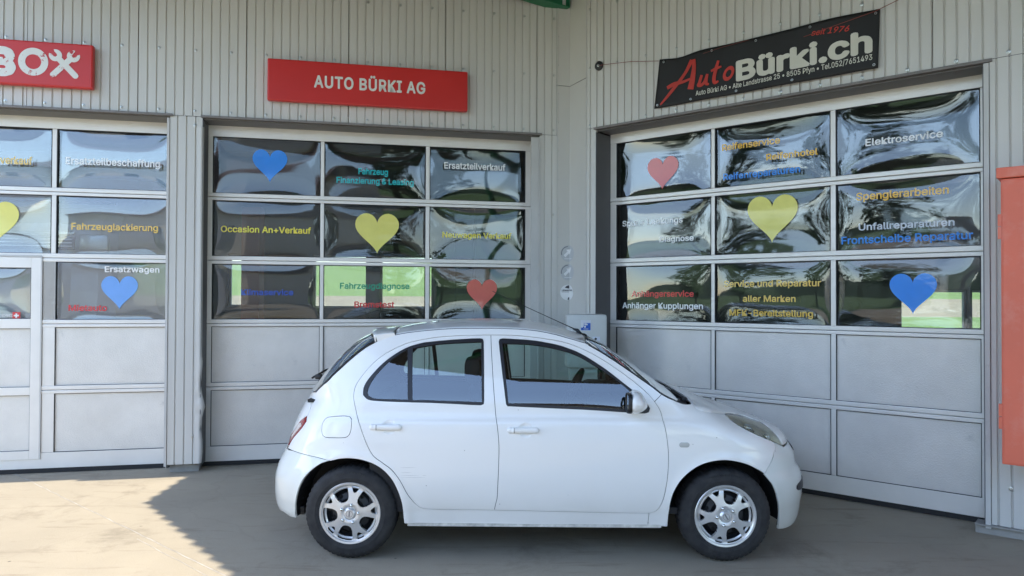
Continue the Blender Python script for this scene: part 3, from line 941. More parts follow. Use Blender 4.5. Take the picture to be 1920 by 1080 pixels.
# ------------------------------------------------------------------ banner
def banner():
    u0, u1, z0, z1 = 0.61, 2.602, 3.533, 4.008
    root = empty("banner", MBm @ Matrix.Translation((u0, -CLAD - 0.035, z0)))
    tag(root, "black banner with red brush script and cream letters tied above the right door", "banner")
    W_, H_ = u1 - u0, z1 - z0
    def sy(x, z):
        b = z / H_
        return 0.012 * math.sin(x * 3.1 + 0.6) * (0.4 + b * 0.6) + 0.006 * math.sin(x * 9 + z * 5) + 0.010 * math.exp(-((x - 0.18) / 0.16) ** 2) * b
    def sz(x, z):
        b = z / H_
        sag = -0.030 * (math.exp(-((x - 0.22) / 0.16) ** 2)) * b ** 3 + 0.006 * math.sin(x * 5) * b - 0.012 * math.sin(math.pi * x / W_) * b * 0.6
        return z + sag
    def sx(x, z): return x + 0.05 * (z / H_) * (1 - x / W_) + 0.012 * (z / H_) * x / W_
    nu, nz = 80, 18; vs = []; fs = []
    for j in range(nz + 1):
        for i in range(nu + 1):
            x = W_ * i / nu; z = H_ * j / nz
            vs.append((sx(x, z), sy(x, z), sz(x, z)))
    for j in range(nz):
        for i in range(nu):
            a = j * (nu + 1) + i; fs.append((a, a + 1, a + nu + 2, a + nu + 1))
    sheet_o = mesh_obj("banner_sheet", vs, fs, M_PVC, root, smooth=True)
    mod = sheet_o.modifiers.new("thick", 'SOLIDIFY'); mod.thickness = 0.003
    def on(body, a, b, zb, h, m, wt, shear=0.0, lift=0.004, slope=0.0):
        vs_, fs_ = text_mesh(body, b - a, h, wt, shear)
        out = []
        for x, yy, z in vs_:
            X = x + a - u0; Z = z + zb - z0 + slope * x
            out.append((X, sy(X, Z) - lift + yy, sz(X, Z)))
        o = mesh_obj("lettering", out, fs_, m, root)
    on("Bürki.ch", 1.431, 2.562, 3.655, 0.178, M_BWHITE, 0.036, slope=0.018)
    on("Auto Bürki AG • Alte Landstrasse 25 • 8505 Pfyn • Tel.052/7651493", 1.045, 2.561, 3.583, 0.044, M_BWHITE, 0.012, slope=0.016)
    on("seit 1976", 2.091, 2.394, 3.902, 0.046, M_BRED, 0.012, 0.35, slope=-0.10)
    # brush-script A drawn as tapered strokes, then u t o
    def stroke(pts, ws):
        P = [Vector((p[0] - u0, 0, p[1] - z0)) for p in pts]; n = len(P); vs_ = []; fs_ = []
        # resample
        Q = []; Wd = []
        for i in range(n - 1):
            for k in range(6):
                t = k / 6; p0 = P[max(i - 1, 0)]; p1 = P[i]; p2 = P[i + 1]; p3 = P[min(i + 2, n - 1)]
                Q.append(0.5 * ((2 * p1) + (-p0 + p2) * t + (2 * p0 - 5 * p1 + 4 * p2 - p3) * t * t + (-p0 + 3 * p1 - 3 * p2 + p3) * t ** 3)); Wd.append(ws[i] * (1 - t) + ws[i + 1] * t)
        Q.append(P[-1]); Wd.append(ws[-1])
        for i, q in enumerate(Q):
            d = (Q[min(i + 1, len(Q) - 1)] - Q[max(i - 1, 0)]).normalized(); nn = Vector((-d.z, 0, d.x))
            for s_ in (-1, 1):
                v = q + nn * Wd[i] * s_ * 1.35; vs_.append((v.x, 0, v.z))
        for i in range(len(Q) - 1): fs_.append((2 * i, 2 * i + 2, 2 * i + 3, 2 * i + 1))
        return vs_, fs_
    mb = MB(); lift = 0.006
    S_ = [([(0.675, 3.560), (0.80, 3.68), (0.93, 3.81), (1.005, 3.93)], [0.006, 0.013, 0.012, 0.016]),
          ([(1.022, 3.932), (1.026, 3.85), (1.012, 3.74), (0.992, 3.652)], [0.012, 0.015, 0.020, 0.024]),
          ([(0.745, 3.712), (0.82, 3.735), (0.92, 3.738), (0.995, 3.752)], [0.013, 0.015, 0.010, 0.007]),
          ([(1.105, 3.765), (1.085, 3.70), (1.075, 3.675), (1.105, 3.672), (1.135, 3.70), (1.160, 3.765)], [0.010, 0.011, 0.012, 0.011, 0.010, 0.009]),
          ([(1.160, 3.765), (1.150, 3.71), (1.152, 3.675), (1.178, 3.668)], [0.009, 0.011, 0.011, 0.006]),
          ([(1.265, 3.872), (1.243, 3.80), (1.225, 3.72), (1.232, 3.672), (1.268, 3.680)], [0.009, 0.012, 0.013, 0.012, 0.006]),
          ([(1.195, 3.785), (1.24, 3.800), (1.295, 3.812)], [0.008, 0.010, 0.006])]
    for i, (pp, ww) in enumerate(S_):
        v_, f_ = stroke(pp, ww); mb.add([(x, sy(x, z) - lift - 0.0006 * i, sz(x, z)) for x, _, z in v_], f_)
    v_, f_ = ring(1.362 - u0, 3.735 - z0, 1.0, 0.50, 0.052, 0.066, 0, 24)
    mb.add([(x + (z - (3.735 - z0)) * 0.25, sy(x, z) - lift, sz(x, z)) for x, _, z in v_], f_)
    o = mb.build("brush_lettering", M_BRED, root, fixn=False)
    # eyelets
    eb = None
    for x, z in ((0.03, 0.03), (0.38, 0.028), (0.82, 0.028), (1.32, 0.028), (W_ - 0.03, 0.03), (0.05, H_ - 0.03), (0.55, H_ - 0.03), (0.98, H_ - 0.03), (1.45, H_ - 0.03), (W_ - 0.03, H_ - 0.03)):
        if eb is None:
            m_ = MB(); m_.lathe([(0.0055, -0.001), (0.0065, -0.004), (0.010, -0.004), (0.011, 0.0)], 'Y', 14); eb = m_.build("eyelet", M_SCREW, root, smooth=True); e = eb
        else: e = dup(eb, root)
        e.location = (sx(x, z), sy(x, z) - 0.003, sz(x, z))
    rp = MB(); rp.tube([(0.585 * 1 - 0.65 + 0.0, 0.012, 0.555), (-0.62 + 0.62, 0.0, H_ - 0.03)], 0.0025, 5)
    return root
bn = banner()
# tie cords: from the black washer to the banner, and up to the right
def world_pt(mw, u, y, z): return mw @ Vector((u, y, z))
def cord(name, pts, label, r=0.0028):
    mb = MB(); mb.tube(pts, r, 6); o = mb.build(name, M_ROPE, smooth=True); tag(o, label, "cord"); return o
cord("tie_cord", [world_pt(MBm, u, -CLAD - 0.04, z) for u, z in ((-0.033, 4.078), (0.04, 4.075), (0.35, 4.043), (0.662, 3.985))] , "thin red cord running from the black washer to the left end of the banner")
cord("tie_cord", [world_pt(MBm, u, -CLAD - 0.05, z) for u, z in ((2.03, 3.905), (2.59, 3.985), (2.80, 4.045), (3.06, 4.15), (3.5, 4.34))], "thin red cord running from the right end of the banner up across the ribbed wall")
cord("tie_cord", [world_pt(MBm, u, -CLAD - 0.055, z) for u, z in ((1.125, 3.955), (1.3, 3.972), (1.56, 3.985))], "short pale cord laced along the top edge of the banner, left of its middle", 0.002)
mb = MB(); mb.lathe([(0.0001, -0.012), (0.040, -0.011), (0.047, -0.006), (0.047, 0.012)], 'Y', 28)
w_ = mb.build("anchor_washer", M_BLACK, smooth=True); w_.matrix_world = MBm @ Matrix.Translation((-0.040, -CLAD - 0.012, 4.086))
tag(w_, "round black rubber washer screwed to the wall left of the banner", "washer")
s_ = dup(SCREW, w_, (0, -0.012, 0)); s_.name = "screw_head"; s_.scale = (0.9, 1, 0.9)

# ------------------------------------------------------------------ red cabinet at the right edge
def cabinet():
    root = empty("wall_cabinet", MBm @ Matrix.Translation((3.452, -0.68, 0.597)))
    tag(root, "tall weathered red metal cabinet at the right edge of the picture", "cabinet")
    mb = MB(); mb.box(0, 0.85, 0.0, 0.40, 0, 1.92, 0.006); mb.build("cabinet_body", M_CAB, root)
    mb = MB(); mb.box(-0.022, 0.88, -0.03, 0.41, 1.924, 1.995, 0.006); mb.build("lid", M_CAB, root)
    for z in (1.515, 0.235):
        mb = MB(); mb.box(-0.018, 0.006, -0.004, 0.018, z, z + 0.082, 0.003); mb.box(-0.018, 0.006, -0.004, 0.018, z + 0.086, z + 0.168, 0.003); mb.build("hinge", M_CAB, root)
    mb = MB(); mb.box(0.012, 0.84, -0.008, -0.001, 0.012, 1.908, 0.003); mb.build("cabinet_door", M_CAB, root)
cabinet()

# ------------------------------------------------------------------ payment box in the corner
def paybox():
    root = empty("payment_box", Matrix.Translation((0.735, 7.19, 0.0)))
    tag(root, "pale grey payment terminal box standing in the corner behind the car", "payment box")
    mg = mat("pale_grey_enamel", (0.62, 0.625, 0.60), 0.4, 0, 0.06, 3)
    mb = MB(); mb.box(-0.205, 0.195, 0.0, 0.24, 1.02, 1.545, 0.028); mb.build("housing", mg, root, smooth=True)
    mb = MB(); mb.box(-0.165, 0.155, 0.05, 0.24, 0.0, 1.018, 0.01); mb.build("pedestal", mg, root)
    fr = MB()
    for b in ((-0.165, -0.135, 0.55, 1.0), (0.125, 0.155, 0.55, 1.0), (-0.134, 0.124, 0.965, 1.0), (-0.134, 0.124, 0.55, 0.585)): fr.box(b[0], b[1], 0.02, 0.049, b[2], b[3], 0.003)
    fr.build("frame", mg, root)
    def plate(name, x0, x1, z0, z1, col, y=-0.002, par=root):
        m_ = MB(); m_.box(x0, x1, y, y + 0.0016, z0, z1); return m_.build(name, mat("print_%s" % name, col, 0.4), par)
    plate("blue_sign", -0.064, 0.036, 1.385, 1.488, (0.70, 0.72, 0.76))
    plate("blue_field", -0.060, 0.032, 1.390, 1.460, (0.01, 0.10, 0.50), -0.0038)
    m_ = MB()
    m_.prism([(-0.06, 1.415), (-0.045, 1.415), (-0.034, 1.43), (-0.034, 1.461), (-0.06, 1.461)], -0.0056, -0.004)
    ell = lambda cx, cz, a, b, rot: [(cx + a * math.cos(t) * math.cos(rot) - b * math.sin(t) * math.sin(rot), cz + a * math.cos(t) * math.sin(rot) + b * math.sin(t) * math.cos(rot)) for t in np.linspace(0, 2 * math.pi, 17)[:-1]]
    m_.prism(ell(-0.013, 1.448, 0.020, 0.009, R(-14)), -0.0074, -0.0058); m_.prism(ell(-0.022, 1.425, 0.009, 0.012, 0), -0.0092, -0.0076)
    m_.box(-0.036, 0.010, -0.0056, -0.004, 1.400, 1.405)
    m_.build("camera_symbol", mat("print_white", (0.75, 0.76, 0.78), 0.4), root)
    plate("card_sticker", -0.045, 0.012, 1.305, 1.345, (0.70, 0.70, 0.70))
    plate("card_field", -0.041, 0.008, 1.309, 1.341, (0.03, 0.03, 0.04), -0.0038)
    for cx, c, y in ((-0.022, (0.55, 0.03, 0.02), -0.0056), (-0.008, (0.65, 0.35, 0.03), -0.0074)):
        m_ = MB(); m_.prism([(cx + 0.012 * math.cos(t), 1.325 + 0.012 * math.sin(t)) for t in np.linspace(0, 2 * math.pi, 21)[:-1]], y, y + 0.0014); m_.build("disc_mark", mat("disc_%d" % int(c[1] * 100), c, 0.4), root)
    plate("arrow_sticker", 0.052, 0.125, 1.285, 1.328, (0.66, 0.70, 0.78))
    m_ = MB(); m_.prism([(0.078, 1.306), (0.094, 1.297), (0.094, 1.316)], -0.0038, -0.0022); m_.build("arrow_mark", mat("print_grey", (0.25, 0.28, 0.34), 0.5), root)
paybox()

# round stickers on the corner flashing
def round_sticker(px_u, z, r, kind, label):
    """lies folded across the inner corner: left half on one face, right half on the other"""
    dl = (Aend - Cn).normalized(); dr = (Bst - Cn).normalized()
    root = empty("round_sticker", Matrix.Translation(Cn + Vector((0, 0, z))))
    tag(root, label, "sticker")
    def P(x, zz, o):
        q = dl * (-x) if x < 0 else dr * (x * 1.25)
        return (q.x, q.y - o, zz)
    def fill(poly, m, o, name):
        V, Fc = cdt_fill([poly], r / 4, np.array([(0.0, k * r / 6) for k in range(-6, 7)]))
        mesh_obj(name, [P(x, zz, o) for x, zz in V], Fc, m, root)
    ol = [(px_u + r * math.cos(t), r * math.sin(t)) for t in np.linspace(0, 2 * math.pi, 33)[:-1]]
    if kind == 'arrow':
        fill(ol, mat("clear_sticker_film", (0.52, 0.53, 0.54), 0.3), 0.006, "film")
        a = [(-0.55, -0.62), (-0.35, -0.72), (0.12, -0.28), (0.12, -0.45), (0.42, -0.02), (0.42, 0.62), (-0.15, 0.62), (-0.50, 0.32), (-0.02, 0.30), (-0.62, -0.30)]
        a = [(-0.62, -0.22), (-0.40, -0.50), (0.10, 0.02), (0.22, -0.16), (0.50, 0.62), (-0.28, 0.48), (-0.10, 0.26)]
        fill([(px_u + x * r * 0.95, zz * r * 0.95) for x, zz in a], mat("sticker_white", (0.85, 0.85, 0.85), 0.5), 0.009, "arrow")
        n = 14; k0 = []
        for i in range(n):
            t = R(95 + 100 * i / n); t2 = R(95 + 100 * (i + 0.6) / n)
            k0.append([(px_u + rr * r * math.cos(tt), rr * r * math.sin(tt)) for rr, tt in ((0.80, t), (0.92, t), (0.92, t2), (0.80, t2))])
        mb = MB()
        for q in k0: mb.add([P(x, zz, 0.009) for x, zz in q], [(0, 1, 2, 3)])
        mb.build("ring_print", mat("sticker_ink", (0.06, 0.06, 0.07), 0.6), root, fixn=False)
        mb = MB(); mb.add([P(x, zz, 0.009) for x, zz in ((-0.5 * r + px_u, -0.62 * r), (-0.002, -0.62 * r), (-0.002, -0.68 * r), (-0.5 * r + px_u, -0.68 * r))], [(0, 1, 2, 3)])
        mb.add([P(x, zz, 0.009) for x, zz in ((0.002, -0.62 * r), (0.4 * r, -0.62 * r), (0.4 * r, -0.68 * r), (0.002, -0.68 * r))], [(0, 1, 2, 3)])
        mb.build("rule", MATS["sticker_white"], root, fixn=False)
    else:
        fill(ol, mat("white_vinyl_disc", (0.84, 0.84, 0.83), 0.4), 0.006, "film")
        vs_, fs_ = text_mesh("LIEMMATRED", 1.55 * r, 0.16 * r, 0.03)
        mesh_obj("lettering", [P(x - 0.78 * r + px_u, zz + 0.22 * r, 0.009) for x, _, zz in vs_], fs_, MATS["sticker_ink"], root)
        mb = MB()
        mb.add([P(x, zz, 0.009) for x, zz in ((-0.8 * r + px_u, 0.1 * r), (-0.003, 0.1 * r), (-0.003, 0.05 * r), (-0.8 * r + px_u, 0.05 * r))], [(0, 1, 2, 3)])
        mb.build("rule", MATS["sticker_ink"], root, fixn=False)
        mb = MB(); mb.add([P(x, zz, 0.0095) for x, zz in ((-0.03, 0.85 * r), (0.0, 0.95 * r), (0.0, 0.5 * r), (-0.05, 0.62 * r))], [(0, 1, 2, 3)]); mb.add([P(x, zz, 0.0095) for x, zz in ((-0.01, -0.6 * r), (0.0, -0.6 * r), (0.0, -0.97 * r), (-0.02, -0.9 * r))], [(0, 1, 2, 3)])
        mb.build("tear", MATS["sticker_ink"], root, fixn=False)

round_sticker(-0.012, 2.184, 0.088, 'arrow', "round clear sticker with a pale arrow on the corner trim, topmost of three")
round_sticker(-0.012, 1.982, 0.088, 'arrow', "round clear sticker with a pale arrow on the corner trim, middle of three")
round_sticker(-0.018, 1.763, 0.084, 'disc', "round white sticker with small dark print on the corner trim, lowest of three")
# ------------------------------------------------------------------ canopy over the forecourt
CAN_Z = 5.15
def canopy():
    root = empty("canopy_roof", Matrix.Translation((0, 0, CAN_Z)))
    tag(root, "corrugated canopy roof over the forecourt, carried by green steel beams", "canopy")
    # shadow edge on the ground, moved back along the sun's direction to the deck height
    k = CAN_Z / math.tan(R(SUN_EL))
    ox, oy = SUN_DIR.x * k, SUN_DIR.y * k
    P = [(-3.14 + ox, 7.6 + oy), (-3.05 + ox, 6.10 + oy), (-1.72 + ox, 4.50 + oy), (-0.1, -1.3), (9.5, -2.6), (9.5, 3.6)]
    a = MA @ Vector((3.6, -CLAD + 0.02, 0)); b = MBm @ Vector((-0.2, -CLAD + 0.02, 0)); c = MBm @ Vector((6.2, -CLAD + 0.02, 0)); e = MA @ Vector(((P[0][0] - A0.x) / math.cos(AA) - 0.4, -CLAD + 0.02, 0))
    poly = [(e.x, e.y)] + P[:5] + [(c.x, c.y), (b.x, b.y), (a.x, a.y)]
    # stepped sheet ends along the open diagonal edge
    out = []
    n = len(poly)
    for i in range(n):
        p = Vector(poly[i]); q = Vector(poly[(i + 1) % n])
        out.append(tuple(p))
        if i in (1, 2, 3):
            L = (q - p).length; m = max(1, int(L / 0.175)); d = (q - p) / m
            nn = Vector((-d.y, d.x)).normalized()
            for j in range(m):
                s = p + d * j
                t_ = s + d
                if j: out.append(tuple(s))
                out.append((s.x + d.x * 0.72 + nn.x * 0.044, s.y + d.y * 0.72 + nn.y * 0.044))
    mb = MB(); V, Fc = cdt_fill([out], 1.5)
    top = [(x, y, 0.05) for x, y in V]; bot = [(x, y, 0.0) for x, y in V]
    mb.add(bot, [tuple(reversed(f)) for f in Fc]); mb.add(top, Fc)
    nb = len(out); mb.add([(x, y, 0) for x, y in out] + [(x, y, 0.05) for x, y in out], [(i, (i + 1) % nb, (i + 1) % nb + nb, i + nb) for i in range(nb)])
    dm = mat("canopy_deck_metal", (0.085, 0.086, 0.088), 0.7, 0.0, 0.15, 1.0)
    mb.build("roof_deck", dm, root)
    def ibeam(p, q, zb, h, w, m, name="beam"):
        p = Vector((*p, 0)); q = Vector((*q, 0)); L = (q - p).length; ang = math.atan2(q.y - p.y, q.x - p.x)
        b_ = MB()
        b_.box(0, L, -w / 2, w / 2, zb, zb + 0.012); b_.box(0, L, -w / 2, w / 2, zb + h - 0.012, zb + h); b_.box(0, L, -0.005, 0.005, zb + 0.0122, zb + h - 0.0122)
        b_.box(-0.012, -0.0004, -w / 2, w / 2, zb, zb + h)
        o = b_.build(name, m, root); o.location = (p.x, p.y, 0); o.rotation_euler = (0, 0, ang); return o
    # beam whose end shows at the top of the inner corner
    ibeam((0.56, 7.955), (-4.20, 4.547), -0.315, 0.315, 0.15, M_GREEN)
    tr = MB(); tr.box(0, 5.6, -0.055, -0.045, 0.0, 0.28); 
    o = tr.build("beam_web_cover", mat("cream_beam_paint", (0.42, 0.42, 0.36), 0.6, 0, 0.1, 3), root); o.location = (0.655, 7.975, -0.29); o.rotation_euler = (0, 0, math.atan2(3.58 - 7.955, -5.55 - 0.56))
    for k_ in range(4):
        ibeam((1.2 + 2.2 * k_, 6.9 - 1.7 * k_), (-3.4 + 2.0 * k_, 1.6 - 0.9 * k_), -0.15, 0.15, 0.1, M_GREEN)
    mb = MB(); mb.tube([(3.9, -1.7, -CAN_Z), (3.9, -1.7, 0)], 0.08, 16); mb.build("post", M_GREEN, root, smooth=True)
    return root
canopy()

# ------------------------------------------------------------------ hall behind the doors
def hall():
    root = empty("workshop_hall", Matrix.Identity(4))
    tag(root, "dim workshop hall behind the glazed doors, with daylight windows in its rear wall", "building")
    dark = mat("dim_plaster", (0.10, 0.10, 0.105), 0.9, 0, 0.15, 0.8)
    YB = 18.0
    def wall(name, x0, x1, holes, y=YB):
        """rear wall pieces around window openings"""
        mb = MB(); xs = sorted(holes)
        cur = x0
        for (a, b, z0, z1) in xs:
            mb.box(cur, a, y, y + 0.25, 0, 5.6); mb.box(a, b, y, y + 0.25, 0, z0); mb.box(a, b, y, y + 0.25, z1, 5.6); cur = b
        mb.box(cur, x1, y, y + 0.25, 0, 5.6); return mb.build(name, dark, root)
    def X(px, y=YB): return (px - 960) / 1380.63 * y
    def Z(py, y=YB): return 1.70 - (py - 559.07) / 1380.63 * y
    H1 = [(X(200), X(262), Z(577), Z(545)), (X(268), X(318), Z(577), Z(545)), (X(427), X(466), Z(577), Z(478)), (X(586), X(692), Z(579), Z(479)), (X(709), X(812), Z(579), Z(480)), (X(1690), X(1815), Z(616), Z(541)), (X(1823), X(1915), Z(616), Z(541))]
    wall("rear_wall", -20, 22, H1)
    al = mat("window_frame_grey", (0.3, 0.3, 0.3), 0.5)
    for (a, b, z0, z1) in H1:
        mb = MB()
        for q in ((a, a + 0.05, z0, z1), (b - 0.05, b, z0, z1), (a + 0.05, b - 0.05, z0, z0 + 0.05), (a + 0.05, b - 0.05, z1 - 0.05, z1)): mb.box(q[0], q[1], YB + 0.08, YB + 0.14, q[2], q[3])
        f = mb.build("window", al, root)
        p = MB(); p.box(a + 0.05, b - 0.05, YB + 0.10, YB + 0.105, z0 + 0.05, z1 - 0.05); p.build("pane", M_WIN, f)
    le = MA @ Vector((-9.5, 0.3, 0)); ri = MBm @ Vector((9.5, 0.3, 0))
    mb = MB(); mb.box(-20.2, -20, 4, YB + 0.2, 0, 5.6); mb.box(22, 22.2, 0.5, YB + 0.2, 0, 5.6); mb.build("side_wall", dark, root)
    # roof slab following the front walls
    fl = [MA @ Vector((-18, -CLAD + 0.03, 0)), MA @ Vector((3.7, -CLAD + 0.03, 0)), MBm @ Vector((-0.2, -CLAD + 0.03, 0)), MBm @ Vector((16, -CLAD + 0.03, 0))]
    poly = [(v.x, v.y) for v in fl] + [(22.2, YB + 0.25), (-20.2, YB + 0.25)]
    V, Fc = cdt_fill([poly], 3.0)
    n = len(poly); mb = MB(); mb.add([(x, y, 5.26) for x, y in V], [tuple(reversed(f)) for f in Fc]); mb.add([(x, y, 5.5) for x, y in V], Fc)
    mb.add([(x, y, 5.26) for x, y in poly] + [(x, y, 5.5) for x, y in poly], [(i, (i + 1) % n, (i + 1) % n + n, i + n) for i in range(n)])
    mb.build("roof", mat("roof_membrane", (0.16, 0.16, 0.165), 0.8, 0, 0.1, 1), root)
    # closing walls left and right of the part in view
    for M_, u0, u1 in ((MA, -18, -4.9), (MBm, 4.95, 16)):
        mb = MB(); mb.box(u0, u1, -CLAD, -CLAD + 0.2, 0, 5.25); o = mb.build("front_wall", M_CLAD, root); o.matrix_world = M_
    # inner lining just behind the cladding, above the doors
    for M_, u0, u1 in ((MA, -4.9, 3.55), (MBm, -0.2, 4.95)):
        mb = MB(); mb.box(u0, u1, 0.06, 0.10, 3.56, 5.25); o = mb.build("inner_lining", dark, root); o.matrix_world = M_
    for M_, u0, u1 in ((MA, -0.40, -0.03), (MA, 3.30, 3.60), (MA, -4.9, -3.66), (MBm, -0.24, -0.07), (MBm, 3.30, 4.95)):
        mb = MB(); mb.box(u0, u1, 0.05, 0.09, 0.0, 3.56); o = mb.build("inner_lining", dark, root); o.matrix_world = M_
M_WIN = glass_mat("hall_window_glass", (0.9, 0.93, 0.92), 1.5)
hall()

M_LIFTR = mat("red_lift_paint", (0.30, 0.03, 0.03), 0.5, 0, 0.1, 3)
M_LIFTD = mat("dark_lift_paint", (0.03, 0.032, 0.035), 0.5, 0, 0.1, 3)
def lift(x, y, m, label):
    root = empty("lift_column", Matrix.Translation((x, y, 0))); tag(root, label, "car lift")
    mb = MB(); mb.box(-0.14, 0.14, -0.12, 0.12, 0, 3.1, 0.01); mb.build("column", m, root)
    mb = MB(); mb.box(-0.24, 0.24, -0.2, 0.2, 0, 0.03); mb.build("foot_plate", m, root)
    mb = MB(); mb.box(-0.18, 0.18, -0.22, -0.125, 0.5, 0.95, 0.01); mb.build("carriage", M_LIFTD, root)
    for s in (-1, 1):
        mb = MB(); mb.tube([(s * 0.1, -0.2, 0.55), (s * 0.9, -0.55, 0.5)], 0.05, 8); mb.build("arm", M_LIFTD, root)
lift(-4.05, 11.5, M_LIFTR, "red car lift column seen through the left panes of the middle door")
lift(-0.70, 11.0, M_LIFTD, "dark car lift column seen through the right panes of the middle door")
lift(-2.62, 14.0, M_LIFTD, "thin dark car lift column between the rear windows of the hall")

# pale van parked nose-on inside the left door
def van(mw, label):
    root = empty("parked_van", mw); tag(root, label, "van")
    m = mat("pale_grey_car_paint", (0.80, 0.81, 0.83), 0.3, 0, 0, coat=0.6)
    prof = [(0.0, 0.42), (0.0, 1.10), (0.03, 1.75), (0.06, 2.05), (0.12, 2.45), (0.32, 2.58), (0.9, 2.70), (1.6, 3.15), (4.2, 3.2), (4.3, 0.42)]
    n = len(prof); W2 = 0.92
    ts = [-1, -0.96, -0.85, -0.6, -0.2, 0.2, 0.6, 0.85, 0.96, 1]
    vs = []; fs = []
    for t in ts:
        inset = 0.22 * abs(t) ** 6
        for (y, z) in prof: vs.append((t * W2, y + (inset if y < 2 else -inset * 0.3), z))
    for i in range(len(ts) - 1):
        for j in range(n): fs.append((i * n + j, (i + 1) * n + j, (i + 1) * n + (j + 1) % n, i * n + (j + 1) % n))
    fs += [tuple(range(n)), tuple(reversed(range((len(ts) - 1) * n, len(ts) * n)))]
    o = mesh_obj("van_body", vs, fs, m, root, smooth=False)
    for i, (z0, z1) in enumerate(((2.335, 2.365), (2.18, 2.31))):
        mb = MB(); mb.box(-0.58, 0.58, -0.006 + (0.06 if i == 0 else 0.05), 0.075, z0, z1, 0.004); mb.build("grille_bar" if i == 0 else "grille", M_SCREW if i == 0 else M_BLACK, root)
    for z in (2.21, 2.245, 2.28):
        mb = MB(); mb.box(-0.56, 0.56, 0.035, 0.043, z, z + 0.008); mb.build("chrome_strip", M_SCREW, root)
    mb = MB(); mb.box(-0.02, 0.16, -0.0, 0.045, 1.985, 2.035, 0.01); mb.build("tow_cover", M_BLACK, root)
    for s in (-1, 1):
        mb = MB(); mb.box(s * 0.76 - 0.14, s * 0.76 + 0.14, 0.03, 0.12, 2.15, 2.34, 0.03); mb.build("headlight", M_SCREW, root, smooth=True)
    mb = MB(); mb.box(-0.8, 0.8, 0.62, 0.66, 2.72, 2.74); mb.build("windscreen_base", M_BLACK, root)
    # round emblem: ring with V above W
    em = MB(); v_, f_ = ring(0.0, 2.455, 1, 0.86, 0.058, 0.058, 0.07, 28); em.add(v_, f_)
    def st(a, b, w=0.006):
        a = Vector(a); b = Vector(b); d = (b - a).normalized(); nn = Vector((-d.y, d.x)) * w
        em.add([(a.x + nn.x, 0.069, a.y + nn.y), (a.x - nn.x, 0.069, a.y - nn.y), (b.x - nn.x, 0.069, b.y - nn.y), (b.x + nn.x, 0.069, b.y + nn.y)], [(0, 1, 2, 3)])
    st((-0.022, 2.503), (0, 2.462)); st((0.022, 2.503), (0, 2.462))
    st((-0.044, 2.482), (-0.018, 2.413)); st((-0.018, 2.413), (0, 2.452)); st((0, 2.452), (0.018, 2.413)); st((0.018, 2.413), (0.044, 2.482))
    e_ = em.build("emblem", M_SCREW, root, fixn=False)
    for wy in (0.85, 3.4):
        for s in (-1, 1):
            w = MB(); w.lathe([(0.02, -0.1), (0.19, -0.1), (0.20, -0.11), (0.31, -0.1), (0.33, -0.06), (0.33, 0.06), (0.31, 0.1), (0.02, 0.1)], 'Z', 28); o = w.build("wheel", M_BLACK, root, smooth=True)
            o.location = (s * 0.84, wy, 0.33); o.rotation_euler = (0, R(90), 0)
van(MA @ Matrix.Translation((-1.98, 0.36, 0)), "pale grey van parked inside, its nose showing through the left door")
van(Matrix.Translation((-6.6, -3.4, 0)) @ Matrix.Rotation(R(-62), 4, 'Z'), "pale van parked in the sun on the open side of the forecourt")

# ------------------------------------------------------------------ surroundings behind the viewer (seen in the reflections)
def tree_meshes():
    res = []
    for s in range(2):
        rnd = random.Random(20 + s)
        vs = []; fs = []
        clumps = []
        for i in range(46):
            a = rnd.uniform(0, 6.28); h = rnd.uniform(0.28, 1.0); r = (1 - abs(h - 0.55) * 1.5) * rnd.uniform(0.35, 1.0)
            clumps.append((2.6 * max(0.15, r) * math.cos(a), 2.6 * max(0.15, r) * math.sin(a), 8.5 * h, rnd.uniform(0.55, 1.15)))
        for (cx, cy, cz, cr) in clumps:
            for k in range(34):
                d = Vector((rnd.gauss(0, 1), rnd.gauss(0, 1), rnd.gauss(0, 0.75))).normalized() * cr * rnd.uniform(0.4, 1.0)
                c = Vector((cx, cy, cz)) + d; sz = rnd.uniform(0.14, 0.30)
                a_ = Vector((rnd.gauss(0, 1), rnd.gauss(0, 1), rnd.gauss(0, 1))).normalized(); b_ = a_.orthogonal().normalized()
                n0 = len(vs); vs += [c - a_ * sz, c + b_ * sz * 0.6, c + a_ * sz, c - b_ * sz * 0.6]; fs.append((n0, n0 + 1, n0 + 2, n0 + 3))
        res.append((vs, fs, clumps))
    return res
TM = tree_meshes()
M_LEAF = mat("leaf_green", (0.032, 0.06, 0.016), 0.6, 0, 0.4, 1.5)
M_BARK = mat("bark", (0.09, 0.065, 0.045), 0.9, 0, 0.3, 6, 0.01, 20)
TREES = [(-21.5, 6.0, 0, 1.15, "broad tree west of the forecourt, nearest to the left wall"), (-19.0, -3.5, 1, 1.0, "smaller tree west of the forecourt, south of the broad one"), (-24.0, -14.5, 0, 1.3, "tall tree at the far south-west corner of the forecourt"),
         (6.5, -19.0, 1, 1.2, "tree south of the forecourt, straight behind the viewer's right shoulder"), (15.5, -14.0, 0, 1.1, "tree south-east of the forecourt beside the road"), (16.5, -3.5, 1, 1.1, "large tree east of the canopy post")]
proto = {}
